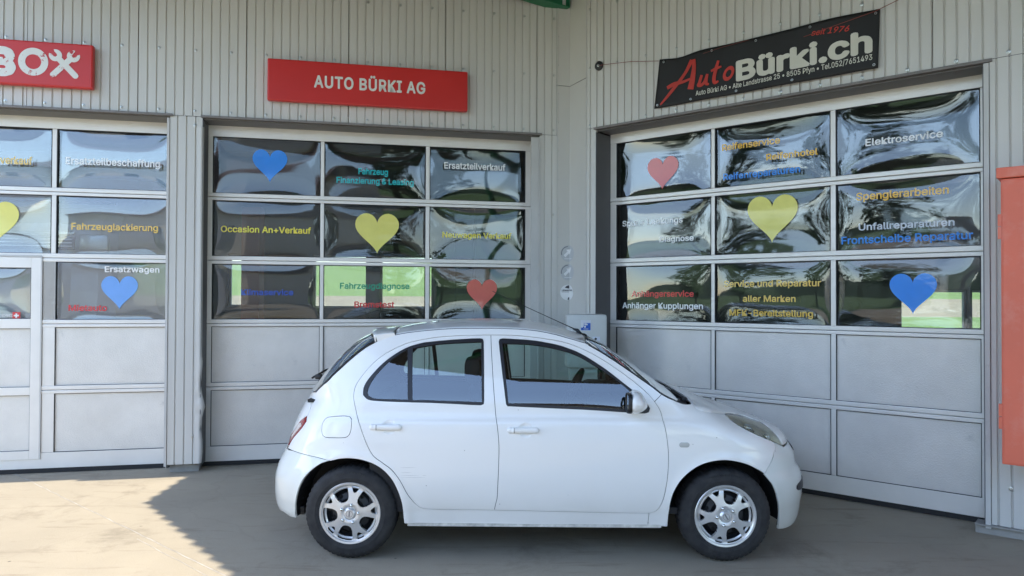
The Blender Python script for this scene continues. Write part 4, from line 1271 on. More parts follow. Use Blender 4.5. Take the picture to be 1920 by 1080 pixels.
for x, y, s, sc, lab in TREES:
    root = empty("broadleaf_tree", Matrix.Translation((x, y, 0)) @ Matrix.Scale(sc, 4)); tag(root, lab, "tree", "trees around the forecourt")
    if s not in proto:
        v_, f_, cl = TM[s]
        cr = mesh_obj("crown", v_, f_, M_LEAF, root)
        mb = MB(); mb.tube([(0, 0, 0), (0.05, 0.02, 2.0), (0, 0.1, 4.5), (0.05, 0, 7.2)], [0.24, 0.17, 0.11, 0.03], 10)
        for (cx, cy, cz, _) in cl[::3]: mb.tube([(0, 0.05, cz * 0.55), (cx * 0.5, cy * 0.5, cz * 0.8), (cx, cy, cz)], [0.07, 0.045, 0.015], 6)
        tr_ = mb.build("trunk", M_BARK, root); proto[s] = (cr, tr_)
    else:
        for o_ in proto[s]: dup(o_, root)
def house():
    root = empty("house", Matrix.Translation((-5.5, -14, 0)) @ Matrix.Rotation(R(48), 4, 'Z')); tag(root, "beige house with a brown tiled roof on the far side of the forecourt", "house")
    mb = MB(); mb.box(-6, 6, -8, 0, 0, 5.6); mb.build("wall", mat("beige_render", (0.74, 0.67, 0.55), 0.9, 0, 0.08, 1), root)
    mb = MB(); mb.add([(-6.5, 0.5, 5.5), (6.5, 0.5, 5.5), (6.5, -4, 6.8), (-6.5, -4, 6.8), (-6.5, -8.5, 5.5), (6.5, -8.5, 5.5)], [(0, 1, 2, 3), (3, 2, 5, 4), (0, 3, 4), (1, 5, 2)]); mb.build("roof", mat("brown_roof_tiles", (0.16, 0.11, 0.09), 0.85, 0, 0.2, 3), root)
    wm = mat("dark_window_glass", (0.02, 0.025, 0.03), 0.1); fr = mat("white_window_frame", (0.7, 0.7, 0.68), 0.5)
    for x in (-4.5, -1.6, 1.4, 4.3):
        for z in (0.9, 3.0):
            mb = MB(); mb.box(x - 0.6, x + 0.6, 0.002, 0.06, z, z + 1.2); f = mb.build("window", fr, root)
            mb = MB(); mb.box(x - 0.5, x + 0.5, 0.062, 0.066, z + 0.1, z + 1.1); mb.build("pane", wm, f)
house()
# ------------------------------------------------------------------ the car
# body skin: half width W(x, z) of the right-hand side, x forward, z up (metres, car frame)
ZW = [.10, .18, .22, .28, .31, .36, .45, .60, .75, .86, .895, .915, .935, .96, 1.02, 1.10, 1.20, 1.30, 1.40, 1.50, 1.6]
WW = [.755, .775, .785, .793, .797, .810, .822, .830, .828, .819, .812, .802, .792, .786, .774, .748, .712, .668, .618, .560, .49]
ZF = [.10, .20, .30, .40, .50, .58, .66, .72, .78, .86, .95, 1.1, 1.6]
ZR = [.10, .20, .26, .35, .45, .55, .63, .68, .75, .85, .95, 1.03, 1.15, 1.25, 1.35, 1.45, 1.6]
XC = [-2, .55, .80, .95, 1.1, 1.3, 1.5, 1.65, 1.75, 1.83, 1.90, 1.95]
XFV = [1.8, 1.864, 1.881, 1.892, 1.882, 1.836, 1.825, 1.79, 1.785, 1.785, 1.785, 1.785, 1.785]
XRV = [-1.72, -1.805, -1.853, -1.864, -1.861, -1.833, -1.793, -1.769, -1.745, -1.704, -1.658, -1.607, -1.65, -1.57, -1.47, -1.37, -1.25]
ZCV = [1.9, 1.75, 1.35, 1.12, 1.045, 0.935, 0.872, 0.82, 0.778, 0.722, 0.63, 0.52]
CRV = {
 'glass_edge': [(-1.4933, 1.0596), (-1.3878, 1.1512), (-1.3238, 1.2158), (-1.2617, 1.2744), (-1.1987, 1.3296), (-1.1356, 1.3756), (-1.0769, 1.4052)],
 'spoiler_edge': [(-1.0769, 1.4052), (-1.0202, 1.4283), (-0.9606, 1.4480)],
 'roof_edge': [(-0.9606, 1.4480), (-0.8930, 1.4606), (-0.8213, 1.4704), (-0.6772, 1.4844), (-0.5484, 1.4921), (-0.3148, 1.4948), (-0.1454, 1.4910), (-0.0115, 1.4803), (0.1192, 1.4563), (0.2155, 1.4305), (0.3183, 1.4021)],
 'screen_edge': [(0.3183, 1.4021), (0.4146, 1.3484), (0.5035, 1.2924), (0.5977, 1.2295), (0.6906, 1.1650), (0.7532, 1.1217), (0.8096, 1.0787), (0.8541, 1.0540), (0.9060, 1.0306)],
 'cowl': [(0.9060, 1.0306), (0.9321, 1.0204), (0.9657, 1.0120), (1.0200, 1.0112)],
 'hood_line': [(1.0200, 1.0112), (1.0338, 0.9902), (1.0602, 0.9756), (1.1501, 0.9534), (1.2628, 0.9271)],
 'lamp_low': [(1.2628, 0.9271), (1.2653, 0.9226), (1.2759, 0.9058), (1.3163, 0.8755), (1.3883, 0.8359), (1.4673, 0.7989), (1.5572, 0.7593), (1.6534, 0.7135)],
 'lamp_up': [(1.2628, 0.9271), (1.2959, 0.9229), (1.3599, 0.9081), (1.4479, 0.8854), (1.5033, 0.8665), (1.5634, 0.8455), (1.5866, 0.8216), (1.6129, 0.7815), (1.6336, 0.7518), (1.6534, 0.7135)],
 'bumper_f': [(1.5614, 0.7572), (1.5706, 0.7449), (1.5694, 0.7171), (1.5476, 0.6819), (1.5189, 0.6298), (1.4723, 0.5713)],
 'arch_f': [(1.5903, 0.1833), (1.5918, 0.2562), (1.5864, 0.3236), (1.5676, 0.4002), (1.5433, 0.4674), (1.5056, 0.5257), (1.4681, 0.5683), (1.4185, 0.6026), (1.3445, 0.6381), (1.2570, 0.6616), (1.1917, 0.6682), (1.1149, 0.6600), (1.0382, 0.6358), (0.9687, 0.5904), (0.9141, 0.5353), (0.8732, 0.4639), (0.8538, 0.3995), (0.8463, 0.3333), (0.8413, 0.2745), (0.8390, 0.2323)],
 'arch_r': [(-0.8601, 0.2391), (-0.8649, 0.2936), (-0.8728, 0.3751), (-0.8943, 0.4484), (-0.9293, 0.5218), (-0.9747, 0.5779), (-1.0196, 0.6128), (-1.0681, 0.6368), (-1.1314, 0.6556), (-1.1867, 0.6626), (-1.2325, 0.6631), (-1.2870, 0.6568), (-1.3385, 0.6457), (-1.4097, 0.6190), (-1.4751, 0.5714), (-1.5233, 0.5203), (-1.5589, 0.4588), (-1.5858, 0.3745), (-1.5958, 0.3074), (-1.5941, 0.2378)],
 'sill_bot': [(-0.8601, 0.2391), (-0.6839, 0.2372), (-0.4797, 0.2370), (-0.2745, 0.2361), (-0.0240, 0.2347), (0.3205, 0.2327), (0.7148, 0.2303), (0.8390, 0.2323)],
 'sill_cut': [(0.7208, 0.3186), (0.7169, 0.2727), (0.7148, 0.2303)],
 'rb_top': [(-1.7081, 0.6599), (-1.6384, 0.6701), (-1.5814, 0.6688), (-1.4629, 0.6599), (-1.4008, 0.6533), (-1.3363, 0.6451)],
 'rb_bot': [(-1.5941, 0.2378), (-1.6467, 0.2310), (-1.7055, 0.2492), (-1.7900, 0.2661)],
 'fb_bot': [(1.5903, 0.1833), (1.6492, 0.1723), (1.7296, 0.1591), (1.7660, 0.1673)],
 'tg_line': [(-1.4965, 1.0499), (-1.5185, 0.9872), (-1.5266, 0.9382), (-1.5418, 0.9041)],
 'tl_low': [(-1.5418, 0.9041), (-1.5399, 0.8720), (-1.5745, 0.8247), (-1.6132, 0.7837), (-1.6648, 0.7287), (-1.6986, 0.6767)],
 'tl_up': [(-1.5418, 0.9041), (-1.5932, 0.8681), (-1.6438, 0.8063), (-1.6962, 0.7334), (-1.7089, 0.6804)],
 'rd_out': [(-0.2757, 0.3322), (-0.5297, 0.3327), (-0.7032, 0.3363), (-0.7491, 0.3448), (-0.7840, 0.3691), (-0.8336, 0.4334), (-0.8839, 0.5262), (-0.9349, 0.5917), (-0.9974, 0.6388), (-1.0474, 0.6734), (-1.0703, 0.6992), (-1.0989, 0.7514), (-1.1268, 0.8171), (-1.1575, 0.8949), (-1.1742, 0.9361), (-1.1846, 0.9699), (-1.2000, 1.0260), (-1.2048, 1.0695), (-1.1954, 1.1193), (-1.1661, 1.1698), (-1.1192, 1.2330), (-1.0459, 1.3032), (-0.9643, 1.3547), (-0.8689, 1.3960), (-0.7699, 1.4191), (-0.6736, 1.4345), (-0.5478, 1.4442), (-0.4794, 1.4473), (-0.3120, 1.4509)],
 'split': [(-0.3120, 1.4509), (-0.3063, 1.3578), (-0.2969, 1.2445), (-0.2885, 1.1380), (-0.2767, 1.0144), (-0.2696, 0.9397), (-0.2585, 0.8720), (-0.2511, 0.8050), (-0.2469, 0.7373), (-0.2491, 0.6113), (-0.2539, 0.4941), (-0.2586, 0.4109), (-0.2690, 0.3683), (-0.2757, 0.3322)],
 'fd_out': [(-0.3120, 1.4509), (-0.1450, 1.4481), (-0.0118, 1.4361), (0.1183, 1.4186), (0.1462, 1.4138), (0.2448, 1.3859), (0.3419, 1.3450), (0.4377, 1.2921), (0.5331, 1.2292), (0.6265, 1.1613), (0.7126, 1.0872), (0.7608, 1.0321), (0.7967, 0.9703), (0.8090, 0.9164), (0.8203, 0.8700), (0.8327, 0.7880), (0.8390, 0.6983), (0.8379, 0.6154), (0.8292, 0.5245), (0.8131, 0.4327), (0.7935, 0.3751), (0.7679, 0.3371), (0.7232, 0.3193), (0.5939, 0.3185), (0.3191, 0.3229), (-0.0246, 0.3288), (-0.2757, 0.3322)],
 'win_r': [(-0.3597, 1.4088), (-0.3667, 1.4241), (-0.3848, 1.4275), (-0.4926, 1.4228), (-0.6110, 1.4146), (-0.7362, 1.4018), (-0.7682, 1.3972), (-0.8665, 1.3683), (-0.9485, 1.3231), (-1.0164, 1.2713), (-1.0774, 1.2084), (-1.1241, 1.1451), (-1.1417, 1.1010), (-1.1405, 1.0642), (-1.1159, 1.0398), (-1.0692, 1.0284), (-0.8291, 1.0200), (-0.7210, 1.0180), (-0.5469, 1.0117), (-0.3665, 1.0048), (-0.3506, 1.0112), (-0.3474, 1.0297)],
 'glass_q': [(-0.8673, 1.3562), (-0.9277, 1.3180), (-0.9904, 1.2715), (-1.0503, 1.2086), (-1.0973, 1.1393), (-1.1171, 1.0833), (-1.1063, 1.0583), (-1.0644, 1.0422), (-0.9661, 1.0383), (-0.8455, 1.0357)],
 'glass_r': [(-0.8355, 1.3622), (-0.6706, 1.3900), (-0.5433, 1.3999), (-0.3751, 1.4073), (-0.3612, 1.0232), (-0.5473, 1.0285), (-0.7216, 1.0334), (-0.8157, 1.0335)],
 'win_f': [(-0.2566, 1.4093), (-0.2515, 1.4232), (-0.2336, 1.4275), (-0.1448, 1.4237), (-0.0119, 1.4138), (0.1177, 1.3915), (0.1781, 1.3756), (0.2760, 1.3392), (0.3723, 1.2850), (0.4674, 1.2211), (0.5606, 1.1493), (0.6543, 1.0747), (0.7091, 1.0218), (0.7284, 0.9884), (0.7208, 0.9670), (0.6943, 0.9588), (0.5535, 0.9661), (0.2984, 0.9803), (0.0427, 0.9900), (-0.1930, 0.9994), (-0.2014, 1.0104), (-0.2047, 1.0305)],
 'glass_f': [(-0.2342, 1.3979), (-0.0790, 1.3941), (0.0461, 1.3808), (0.1775, 1.3525), (0.2752, 1.3186), (0.3714, 1.2633), (0.4978, 1.1826), (0.5734, 1.1242), (0.6100, 1.0911), (0.6195, 0.9812), (0.5705, 0.9826), (0.2986, 0.9964), (0.0428, 1.0071), (-0.1876, 1.0149)],
 'tri_f': [(0.6267, 1.0779), (0.6864, 1.0234), (0.7094, 0.9883), (0.6933, 0.9698), (0.6297, 0.9762)],
 'fuel': [(-1.4097, 0.8662), (-1.3971, 0.8949), (-1.3747, 0.9131), (-1.3169, 0.9233), (-1.2549, 0.9283), (-1.2218, 0.9255), (-1.2063, 0.9101), (-1.2043, 0.8719), (-1.2097, 0.8281), (-1.2273, 0.8016), (-1.2500, 0.7928), (-1.3209, 0.7891), (-1.3791, 0.7891), (-1.4026, 0.8016), (-1.4097, 0.8313)],
 'fb_strip': [(2.0038, 0.3655), (1.7863, 0.4641), (1.7428, 0.4553), (1.7392, 0.4333), (1.7615, 0.4195), (1.8130, 0.4102)],
 'marker': [(0.9075, 0.7644), (0.9737, 0.7648)],
 'rhandle': [(-1.0854, 0.8634), (-1.0530, 0.8638), (-0.9620, 0.8646), (-0.8746, 0.8652)],
 'fhandle': [(-0.1965, 0.8507), (-0.1450, 0.8510), (-0.0763, 0.8508), (0.0111, 0.8513)],
 'mirror': [(0.5785, 1.0412), (0.6941, 1.0417), (0.6352, 1.1078), (0.6297, 0.9779)],
 'scratch': [(-0.8836, 0.6070), (-0.7804, 0.6078), (-0.8799, 0.5756), (-0.8078, 0.5761), (-0.8797, 0.5570), (-0.7115, 0.5579), (-0.8795, 0.5435), (-0.7149, 0.5458)],
 'spoil_top': [(-1.0938, 1.4829), (-1.0682, 1.4966), (-0.9266, 1.5046)],
 'ant': [(0.2749, 1.4780)],
}

XA, XB, LF, LR, NF, NR = .92, -.92, .80, .72, 3.0, 3.2
def pchip(x, y):
    x = np.array(x, float); y = np.array(y, float); h = np.diff(x); d = np.diff(y) / h
    m = np.zeros_like(x); m[0] = d[0]; m[-1] = d[-1]
    for i in range(1, len(x) - 1):
        if d[i - 1] * d[i] > 0:
            w1 = 2 * h[i] + h[i - 1]; w2 = h[i] + 2 * h[i - 1]; m[i] = (w1 + w2) / (w1 / d[i - 1] + w2 / d[i])
    def f(t):
        t = np.clip(t, x[0], x[-1]); i = np.clip(np.searchsorted(x, t) - 1, 0, len(x) - 2)
        u = (t - x[i]) / h[i]
        return (1 + 2 * u) * (1 - u) ** 2 * y[i] + u * (1 - u) ** 2 * h[i] * m[i] + u * u * (3 - 2 * u) * y[i + 1] + u * u * (u - 1) * h[i] * m[i + 1]
    return f
wz, xf, xr, zcf = pchip(ZW, WW), pchip(ZF, XFV), pchip(ZR, XRV), pchip(XC, ZCV)
CUPS = [(-0.962, 0.8646), (-0.0763, 0.8508)]
def Wf(x, z, cup=True):
    x = np.asarray(x, float); z = np.asarray(z, float)
    tf = np.clip((x - XA) / (xf(z) - XA), 0, 1); tr = np.clip((XB - x) / (XB - xr(z)), 0, 1)
    bow = 1 - .012 * (x / 1.2) ** 2 / (1 + (x / 1.2) ** 2)
    w = wz(z) * (1 - tf ** NF) ** (1 / NF) * (1 - tr ** NR) ** (1 / NR) * bow
    zc = zcf(x); D = .26 - .06 * np.clip((x - 1.3) / .5, 0, 1); t = np.clip((z - (zc - D)) / D, 0, 1)
    w = w * (1 - t ** 4) ** 0.25
    for cx, ra in ((-1.2125, .375), (1.2125, .37)):
        r = np.hypot(x - cx, z - .30); w = w + .010 * np.exp(-((r - ra) / .035) ** 2) * (w > .3) * (z < .75)
    if cup:
        for cx, cz in CUPS:
            r = np.hypot(x - cx, z - cz) / 0.045
            w = w - 0.0125 * np.clip(1 - r ** 2, 0, 1) ** 0.7
    return w
def s2x(s, z):
    s = np.asarray(s, float); z = np.asarray(z, float)
    f = XA + (xf(z) - XA) * np.sin(np.clip((s - XA) / LF, 0, np.pi / 2)); r = XB + (xr(z) - XB) * np.sin(np.clip((XB - s) / LR, 0, np.pi / 2))
    return np.where(s > XA, f, np.where(s < XB, r, s))
SMAX, SMIN = XA + LF * np.pi / 2, XB - LR * np.pi / 2
def x2s(x, z):
    if x > XA: return XA + LF * math.asin(min(1, (x - XA) / (float(xf(z)) - XA)))
    if x < XB: return XB - LR * math.asin(min(1, (XB - x) / (XB - float(xr(z)))))
    return x
def skin(S, Z, cup=True):
    """points and outward normals of the right-hand skin"""
    def P(S, Z):
        X = s2x(S, Z); return np.stack([X, -Wf(X, Z, cup), Z], -1)
    p = P(S, Z); e = 1.5e-3
    a = P(np.clip(S + e, SMIN, SMAX), Z) - P(np.clip(S - e, SMIN, SMAX), Z); b = P(S, Z + e) - P(S, Z - e)
    n = np.cross(a, b); ln = np.linalg.norm(n, axis=1, keepdims=True); n = n / np.maximum(ln, 1e-12)
    bad = (ln[:, 0] < 1e-9) | ~np.isfinite(n).all(1); n[bad] = (0, -1, 0)
    return p, n

def smooth_loop(pts, step=0.02, corner=38):
    """Catmull-Rom through a closed loop, keeping sharp corners"""
    P = [np.array(p, float) for p in pts]
    Q = [P[0]]
    for p in P[1:]:
        if np.linalg.norm(p - Q[-1]) > 0.002: Q.append(p)
    if np.linalg.norm(Q[0] - Q[-1]) < 0.002: Q.pop()
    P = Q; n = len(P); cor = []
    for i in range(n):
        a = P[i] - P[i - 1]; b = P[(i + 1) % n] - P[i]
        ang = abs(math.degrees(math.atan2(a[0] * b[1] - a[1] * b[0], a @ b))); cor.append(ang > corner)
    out = []
    for i in range(n):
        p1, p2 = P[i], P[(i + 1) % n]
        p0 = P[i - 1] if not cor[i] else 2 * p1 - p2
        p3 = P[(i + 2) % n] if not cor[(i + 1) % n] else 2 * p2 - p1
        L = np.linalg.norm(p2 - p1); k = max(1, int(math.ceil(L / step)))
        d = max(L, 1e-6)
        m1 = (p2 - p0) / max(np.linalg.norm(p1 - p0) + d, 1e-6) * d; m2 = (p3 - p1) / max(np.linalg.norm(p3 - p2) + d, 1e-6) * d
        for j in range(k):
            t = j / k
            out.append((2 * t ** 3 - 3 * t * t + 1) * p1 + (t ** 3 - 2 * t * t + t) * m1 + (3 * t * t - 2 * t ** 3) * p2 + (t ** 3 - t * t) * m2)
    return out
def area(P):
    P = np.array(P); x, y = P[:, 0], P[:, 1]; return 0.5 * float(np.sum(x * np.roll(y, -1) - np.roll(x, -1) * y))
def inset(P, d):
    """move a closed loop inwards by d (outer loops) or outwards (negative)"""
    P = np.array(P)
    if area(P) < 0: P = P[::-1]
    a = P - np.roll(P, 1, 0); b = np.roll(P, -1, 0) - P
    a = a / np.linalg.norm(a, axis=1, keepdims=True); b = b / np.linalg.norm(b, axis=1, keepdims=True)
    na = np.stack([-a[:, 1], a[:, 0]], 1); nb = np.stack([-b[:, 1], b[:, 0]], 1); m = na + nb
    m = m / np.maximum(np.linalg.norm(m, axis=1, keepdims=True), 1e-6); k = 1 / np.maximum(0.5, (m * na).sum(1, keepdims=True))
    return P + m * d * k

def make_mesh(name, V, N, Fc, m, parent, flange=0.0, smooth=True):
    """V points, N normals, Fc faces; optional turned-in edge"""
    V = [tuple(v) for v in V]; N = [tuple(n) for n in N]; faces = []
    for f in Fc:
        a, b, c = (np.array(V[i]) for i in f[:3]); nn = np.cross(b - a, c - a)
        if nn @ np.array(N[f[0]]) < 0: f = tuple(reversed(f))
        faces.append(tuple(f))
    nf = len(faces); fl_n = []
    if flange > 0:
        cnt = {}
        for f in faces:
            for i in range(len(f)):
                e = (f[i], f[(i + 1) % len(f)]); k = (min(e), max(e)); cnt.setdefault(k, []).append(e)
        low = {}
        for k, es in cnt.items():
            if len(es) != 1: continue
            a, b = es[0]
            if abs(V[a][1]) < 1e-3 and abs(V[b][1]) < 1e-3: continue
            for q in (a, b):
                if q not in low:
                    low[q] = len(V); V.append(tuple(np.array(V[q]) - np.array(N[q]) * flange)); N.append(N[q])
            faces.append((b, a, low[a], low[b]))
    me = bpy.data.meshes.new(name)
    me.from_pydata(V, [], faces)
    me.update()
    for p in me.polygons: p.use_smooth = smooth
    if smooth:
        ln = []
        for i, p in enumerate(me.polygons):
            for v in p.vertices:
                ln.append(N[v] if i < nf else tuple(p.normal))
        me.normals_split_custom_set([Vector(n).normalized() if Vector(n).length > 0 else Vector((0, -1, 0)) for n in ln])
    me.materials.append(m)
    o = bpy.data.objects.new(name, me)
    link(o, parent)
    return o

def panel(name, outline, m, parent, holes=(), off=0.0, gap=0.0018, flange=0.012, step=0.028, both='pair', sloop=False, extra=None, cup=True):
    """skin panel cut to an outline in (x, z); 'pair' makes a left twin, 'join' one piece across the car"""
    def conv(l, rev):
        q = smooth_loop(l)
        q = np.array([(x2s(x, z) if not sloop else x, z) for x, z in q])
        return inset(q, gap if not rev else -gap)
    L = [conv(outline, False)] + [conv(h, True) for h in holes]
    V2, Fc = cdt_fill([[tuple(p) for p in l] for l in L], step, extra)
    p, n = skin(V2[:, 0], V2[:, 1], cup)
    p = p + n * off
    res = []
    if both == 'join':
        p2 = p * np.array([1, -1, 1]); n2 = n * np.array([1, -1, 1])
        V = np.concatenate([p, p2]); N = np.concatenate([n, n2]); k = len(p)
        F2 = [tuple(f) for f in Fc] + [tuple(i + k for i in f) for f in Fc]
        return [make_mesh(name, V, N, F2, m, parent, flange)]
    res.append(make_mesh(name, p, n, Fc, m, parent, flange))
    if both == 'pair':
        res.append(make_mesh(name, p * np.array([1, -1, 1]), n * np.array([1, -1, 1]), Fc, m, parent, flange))
    return res

CAR_M = Matrix.Translation((0.17818, 5.56836, 0)) @ Matrix.Rotation(R(-0.76), 4, 'Z')
car = empty("parked_car", CAR_M)
tag(car, "small white rounded five-door hatchback parked across the forecourt in front of the doors", "car")

def car_paint(name, base, dirt):
    m = bpy.data.materials.new(name)
    t, p = nt(m)
    p.inputs["Roughness"].default_value = 0.38
    p.inputs["Coat Weight"].default_value = 0.8
    p.inputs["Coat Roughness"].default_value = 0.05
    tc = t.nodes.new("ShaderNodeTexCoord"); n = t.nodes.new("ShaderNodeTexNoise"); n.inputs["Scale"].default_value = 2.4; n.inputs["Detail"].default_value = 7
    t.links.new(tc.outputs["Object"], n.inputs["Vector"])
    sp = t.nodes.new("ShaderNodeSeparateXYZ"); t.links.new(tc.outputs["Object"], sp.inputs[0])
    mr = t.nodes.new("ShaderNodeMapRange"); mr.inputs[1].default_value = 0.55; mr.inputs[2].default_value = 0.20; t.links.new(sp.outputs["Z"], mr.inputs[0])
    mu = t.nodes.new("ShaderNodeMath"); mu.operation = 'MULTIPLY'; t.links.new(mr.outputs[0], mu.inputs[0]); t.links.new(n.outputs["Fac"], mu.inputs[1])
    mu2 = t.nodes.new("ShaderNodeMath"); mu2.operation = 'MULTIPLY'; mu2.inputs[1].default_value = dirt; t.links.new(mu.outputs[0], mu2.inputs[0])
    mx = t.nodes.new("ShaderNodeMixRGB"); mx.inputs[1].default_value = (*base, 1); mx.inputs[2].default_value = (0.36, 0.33, 0.27, 1); t.links.new(mu2.outputs[0], mx.inputs[0])
    # tiny stone chips
    v = t.nodes.new("ShaderNodeTexVoronoi"); v.inputs["Scale"].default_value = 7.0; t.links.new(tc.outputs["Object"], v.inputs["Vector"])
    r = t.nodes.new("ShaderNodeValToRGB"); r.color_ramp.elements[0].position = 0.018; r.color_ramp.elements[1].position = 0.03
    r.color_ramp.elements[0].color = (0.7, 0.7, 0.7, 1); r.color_ramp.elements[1].color = (0, 0, 0, 1); t.links.new(v.outputs["Distance"], r.inputs[0])
    mx2 = t.nodes.new("ShaderNodeMixRGB"); mx2.inputs[2].default_value = (0.25, 0.23, 0.2, 1); t.links.new(r.outputs[0], mx2.inputs[0]); t.links.new(mx.outputs[0], mx2.inputs[1])
    t.links.new(mx2.outputs[0], p.inputs["Base Color"])
    nb = t.nodes.new("ShaderNodeTexNoise"); nb.inputs["Scale"].default_value = 900; t.links.new(tc.outputs["Object"], nb.inputs["Vector"])
    b = t.nodes.new("ShaderNodeBump"); b.inputs["Distance"].default_value = 0.00003; t.links.new(nb.outputs["Fac"], b.inputs["Height"]); t.links.new(b.outputs[0], p.inputs["Coat Normal"])
    MATS[name] = m
    return m
M_BODY = car_paint("white_car_paint", (0.88, 0.865, 0.835), 0.5)
M_BUMP = car_paint("white_bumper_paint", (0.77, 0.79, 0.755), 0.7)
M_INNER = mat("black_inner_structure", (0.008, 0.008, 0.009), 0.7)
M_SEAL = mat("black_window_rubber", (0.014, 0.013, 0.016), 0.42, 0, 0.1, 8)
M_CGLASS = glass_mat("green_tinted_car_glass", (0.80, 0.93, 0.89), 1.58, boost=2.7)
M_TRIMP = mat("dark_interior_plastic", (0.018, 0.018, 0.020), 0.65, 0, 0.1, 6)
M_FAB = mat("dark_seat_fabric", (0.022, 0.022, 0.026), 0.9, 0, 0.2, 30, 0.001, 200)
M_CHROME = mat("lamp_chrome", (0.75, 0.76, 0.74), 0.15, 1.0, 0.05, 6)
M_LENS = glass_mat("clear_lamp_lens", (0.97, 0.97, 0.93), 1.45, boost=0.8)
C = CRV
rv = lambda l: list(reversed(l))

# outlines
fd = C['fd_out']; rd = C['rd_out']; sp_ = C['split']
front_door = fd[:-1] + rv(sp_)[:-1]                          # along the top, down the front edge, back along the sill, up the split
rear_door = rd[:-1] + sp_[:-1]
arch_r = C['arch_r']; arch_f = C['arch_f']
ir = 16    # arch point where the rear bumper meets the wing
body_side = (rv(C['screen_edge'])[2:] + rv(C['roof_edge'])[1:] + rv(C['spoiler_edge'])[1:] + rv(C['glass_edge'])[1:] + C['tg_line'][:-1] + C['tl_low'][:-1] + [(-1.7040, .668)] + C['rb_top'][1:]
             + rv(arch_r[:12]) + C['sill_bot'][1:-1] + rv(C['sill_cut'])[1:] + [p for p in fd[23:-1]] + rd[:-1] + fd[:12])
fender = ([C['screen_edge'][-3]] + C['screen_edge'][-2:] + C['cowl'][1:] + C['hood_line'][1:] + C['lamp_low'][1:-2] + C['bumper_f'] + arch_f[7:] + [C['sill_bot'][-2]] + rv(C['sill_cut'])[1:] + rv(fd[11:23]))
def S_(l): return [(x2s(x, z), z) for x, z in l]
front_bumper = S_(C['bumper_f'][1:]) + S_(rv(arch_f[:7])) + [(x2s(1.6492, .1723), .1723), (x2s(1.76, .165), .175), (SMAX - 0.3, .19), (SMAX, .19), (SMAX, .40), (SMAX, .60), (SMAX, .715), (SMAX - 0.3, .715), (x2s(1.672, .712), .712)] + S_(rv(C['lamp_low'][-2:]))
rear_bumper = S_(rv(C['rb_top'])) + [(SMIN + 0.25, .665), (SMIN, .665), (SMIN, .45), (SMIN, .25), (SMIN + 0.3, .24)] + S_(rv(C['rb_bot'])[1:]) + S_(rv(arch_r[12:]))
tailgate = S_(C['glass_edge'][:1]) + S_(C['tg_line'][1:]) + S_(C['tl_up'][1:-1]) + [(x2s(-1.709, .69), .69), (SMIN + 0.25, .672), (SMIN, .672), (SMIN, .85), (SMIN, 1.03), (SMIN + 0.25, 1.04)]
tail_lamp = C['tl_low'][:-1] + [(-1.7066, .680)] + rv(C['tl_up'][1:-1])

grid_cup = []
for cx, cz in CUPS:
    for r_ in (0.012, 0.024, 0.034, 0.041, 0.045, 0.050):
        for t in np.linspace(0, 2 * np.pi, 25)[:-1]: grid_cup.append((cx + r_ * math.cos(t), cz + r_ * math.sin(t)))
grid_cup = np.array(grid_cup)
panel("body_side", body_side, M_BODY, car, holes=(C['fuel'],), cup=False)
panel("fender", fender, M_BODY, car)
fdo = panel("front_door", front_door, M_BODY, car, holes=(C['win_f'],), extra=grid_cup)
rdo = panel("rear_door", rear_door, M_BODY, car, holes=(C['win_r'],), extra=grid_cup)
panel("front_bumper", front_bumper, M_BUMP, car, both='join', sloop=True)
panel("rear_bumper", rear_bumper, M_BUMP, car, both='join', sloop=True)
panel("grille", [(SMAX - 0.27, .672), (SMAX - 0.25, .695), (SMAX, .700), (SMAX, .630), (SMAX - 0.20, .640)], M_SEAL, car, off=0.004, gap=0, flange=0.008, both='join', sloop=True)
panel("tailgate", tailgate, M_BODY, car, both='join', sloop=True)
panel("fuel_flap", C['fuel'], M_BODY, car, both='one', gap=0.0022, cup=False)
# window rubbers and panes
wf = panel("window_rubber", C['win_f'], M_SEAL, car, holes=(C['glass_f'],), off=0.0005, gap=0.0, flange=0.02)
wr = panel("window_rubber", C['win_r'], M_SEAL, car, holes=(C['glass_q'], C['glass_r']), off=0.0005, gap=0.0, flange=0.02)
for k, o_ in (('glass_f', wf), ('glass_r', wr), ('glass_q', wr)):
    panel("side_window", C[k], M_CGLASS, car, off=-0.006, gap=-0.004, flange=0, step=0.04)
tl_ = panel("tail_light", tail_lamp, mat("red_lamp_plastic", (0.28, 0.005, 0.012), 0.12, 0, 0.1, 12, coat=1.0), car, off=0.004, gap=0.002, flange=0.02)
tin = [(-1.575, .838), (-1.60, .812), (-1.64, .768), (-1.668, .735), (-1.672, .752), (-1.645, .79), (-1.61, .838), (-1.585, .855)]
panel("reversing_lens", tin, mat("clear_red_lens", (0.62, 0.55, 0.52), 0.12, 0, 0, coat=1.0), car, off=0.0065, gap=0.0, flange=0.004)
panel("bumper_strip", [(1.80, .466), (1.765, .462), (1.742, .452), (1.7385, .434), (1.752, .420), (1.80, .412), (1.86, .410), (1.86, .468)], M_SEAL, car, off=0.006, gap=0, flange=0.01)
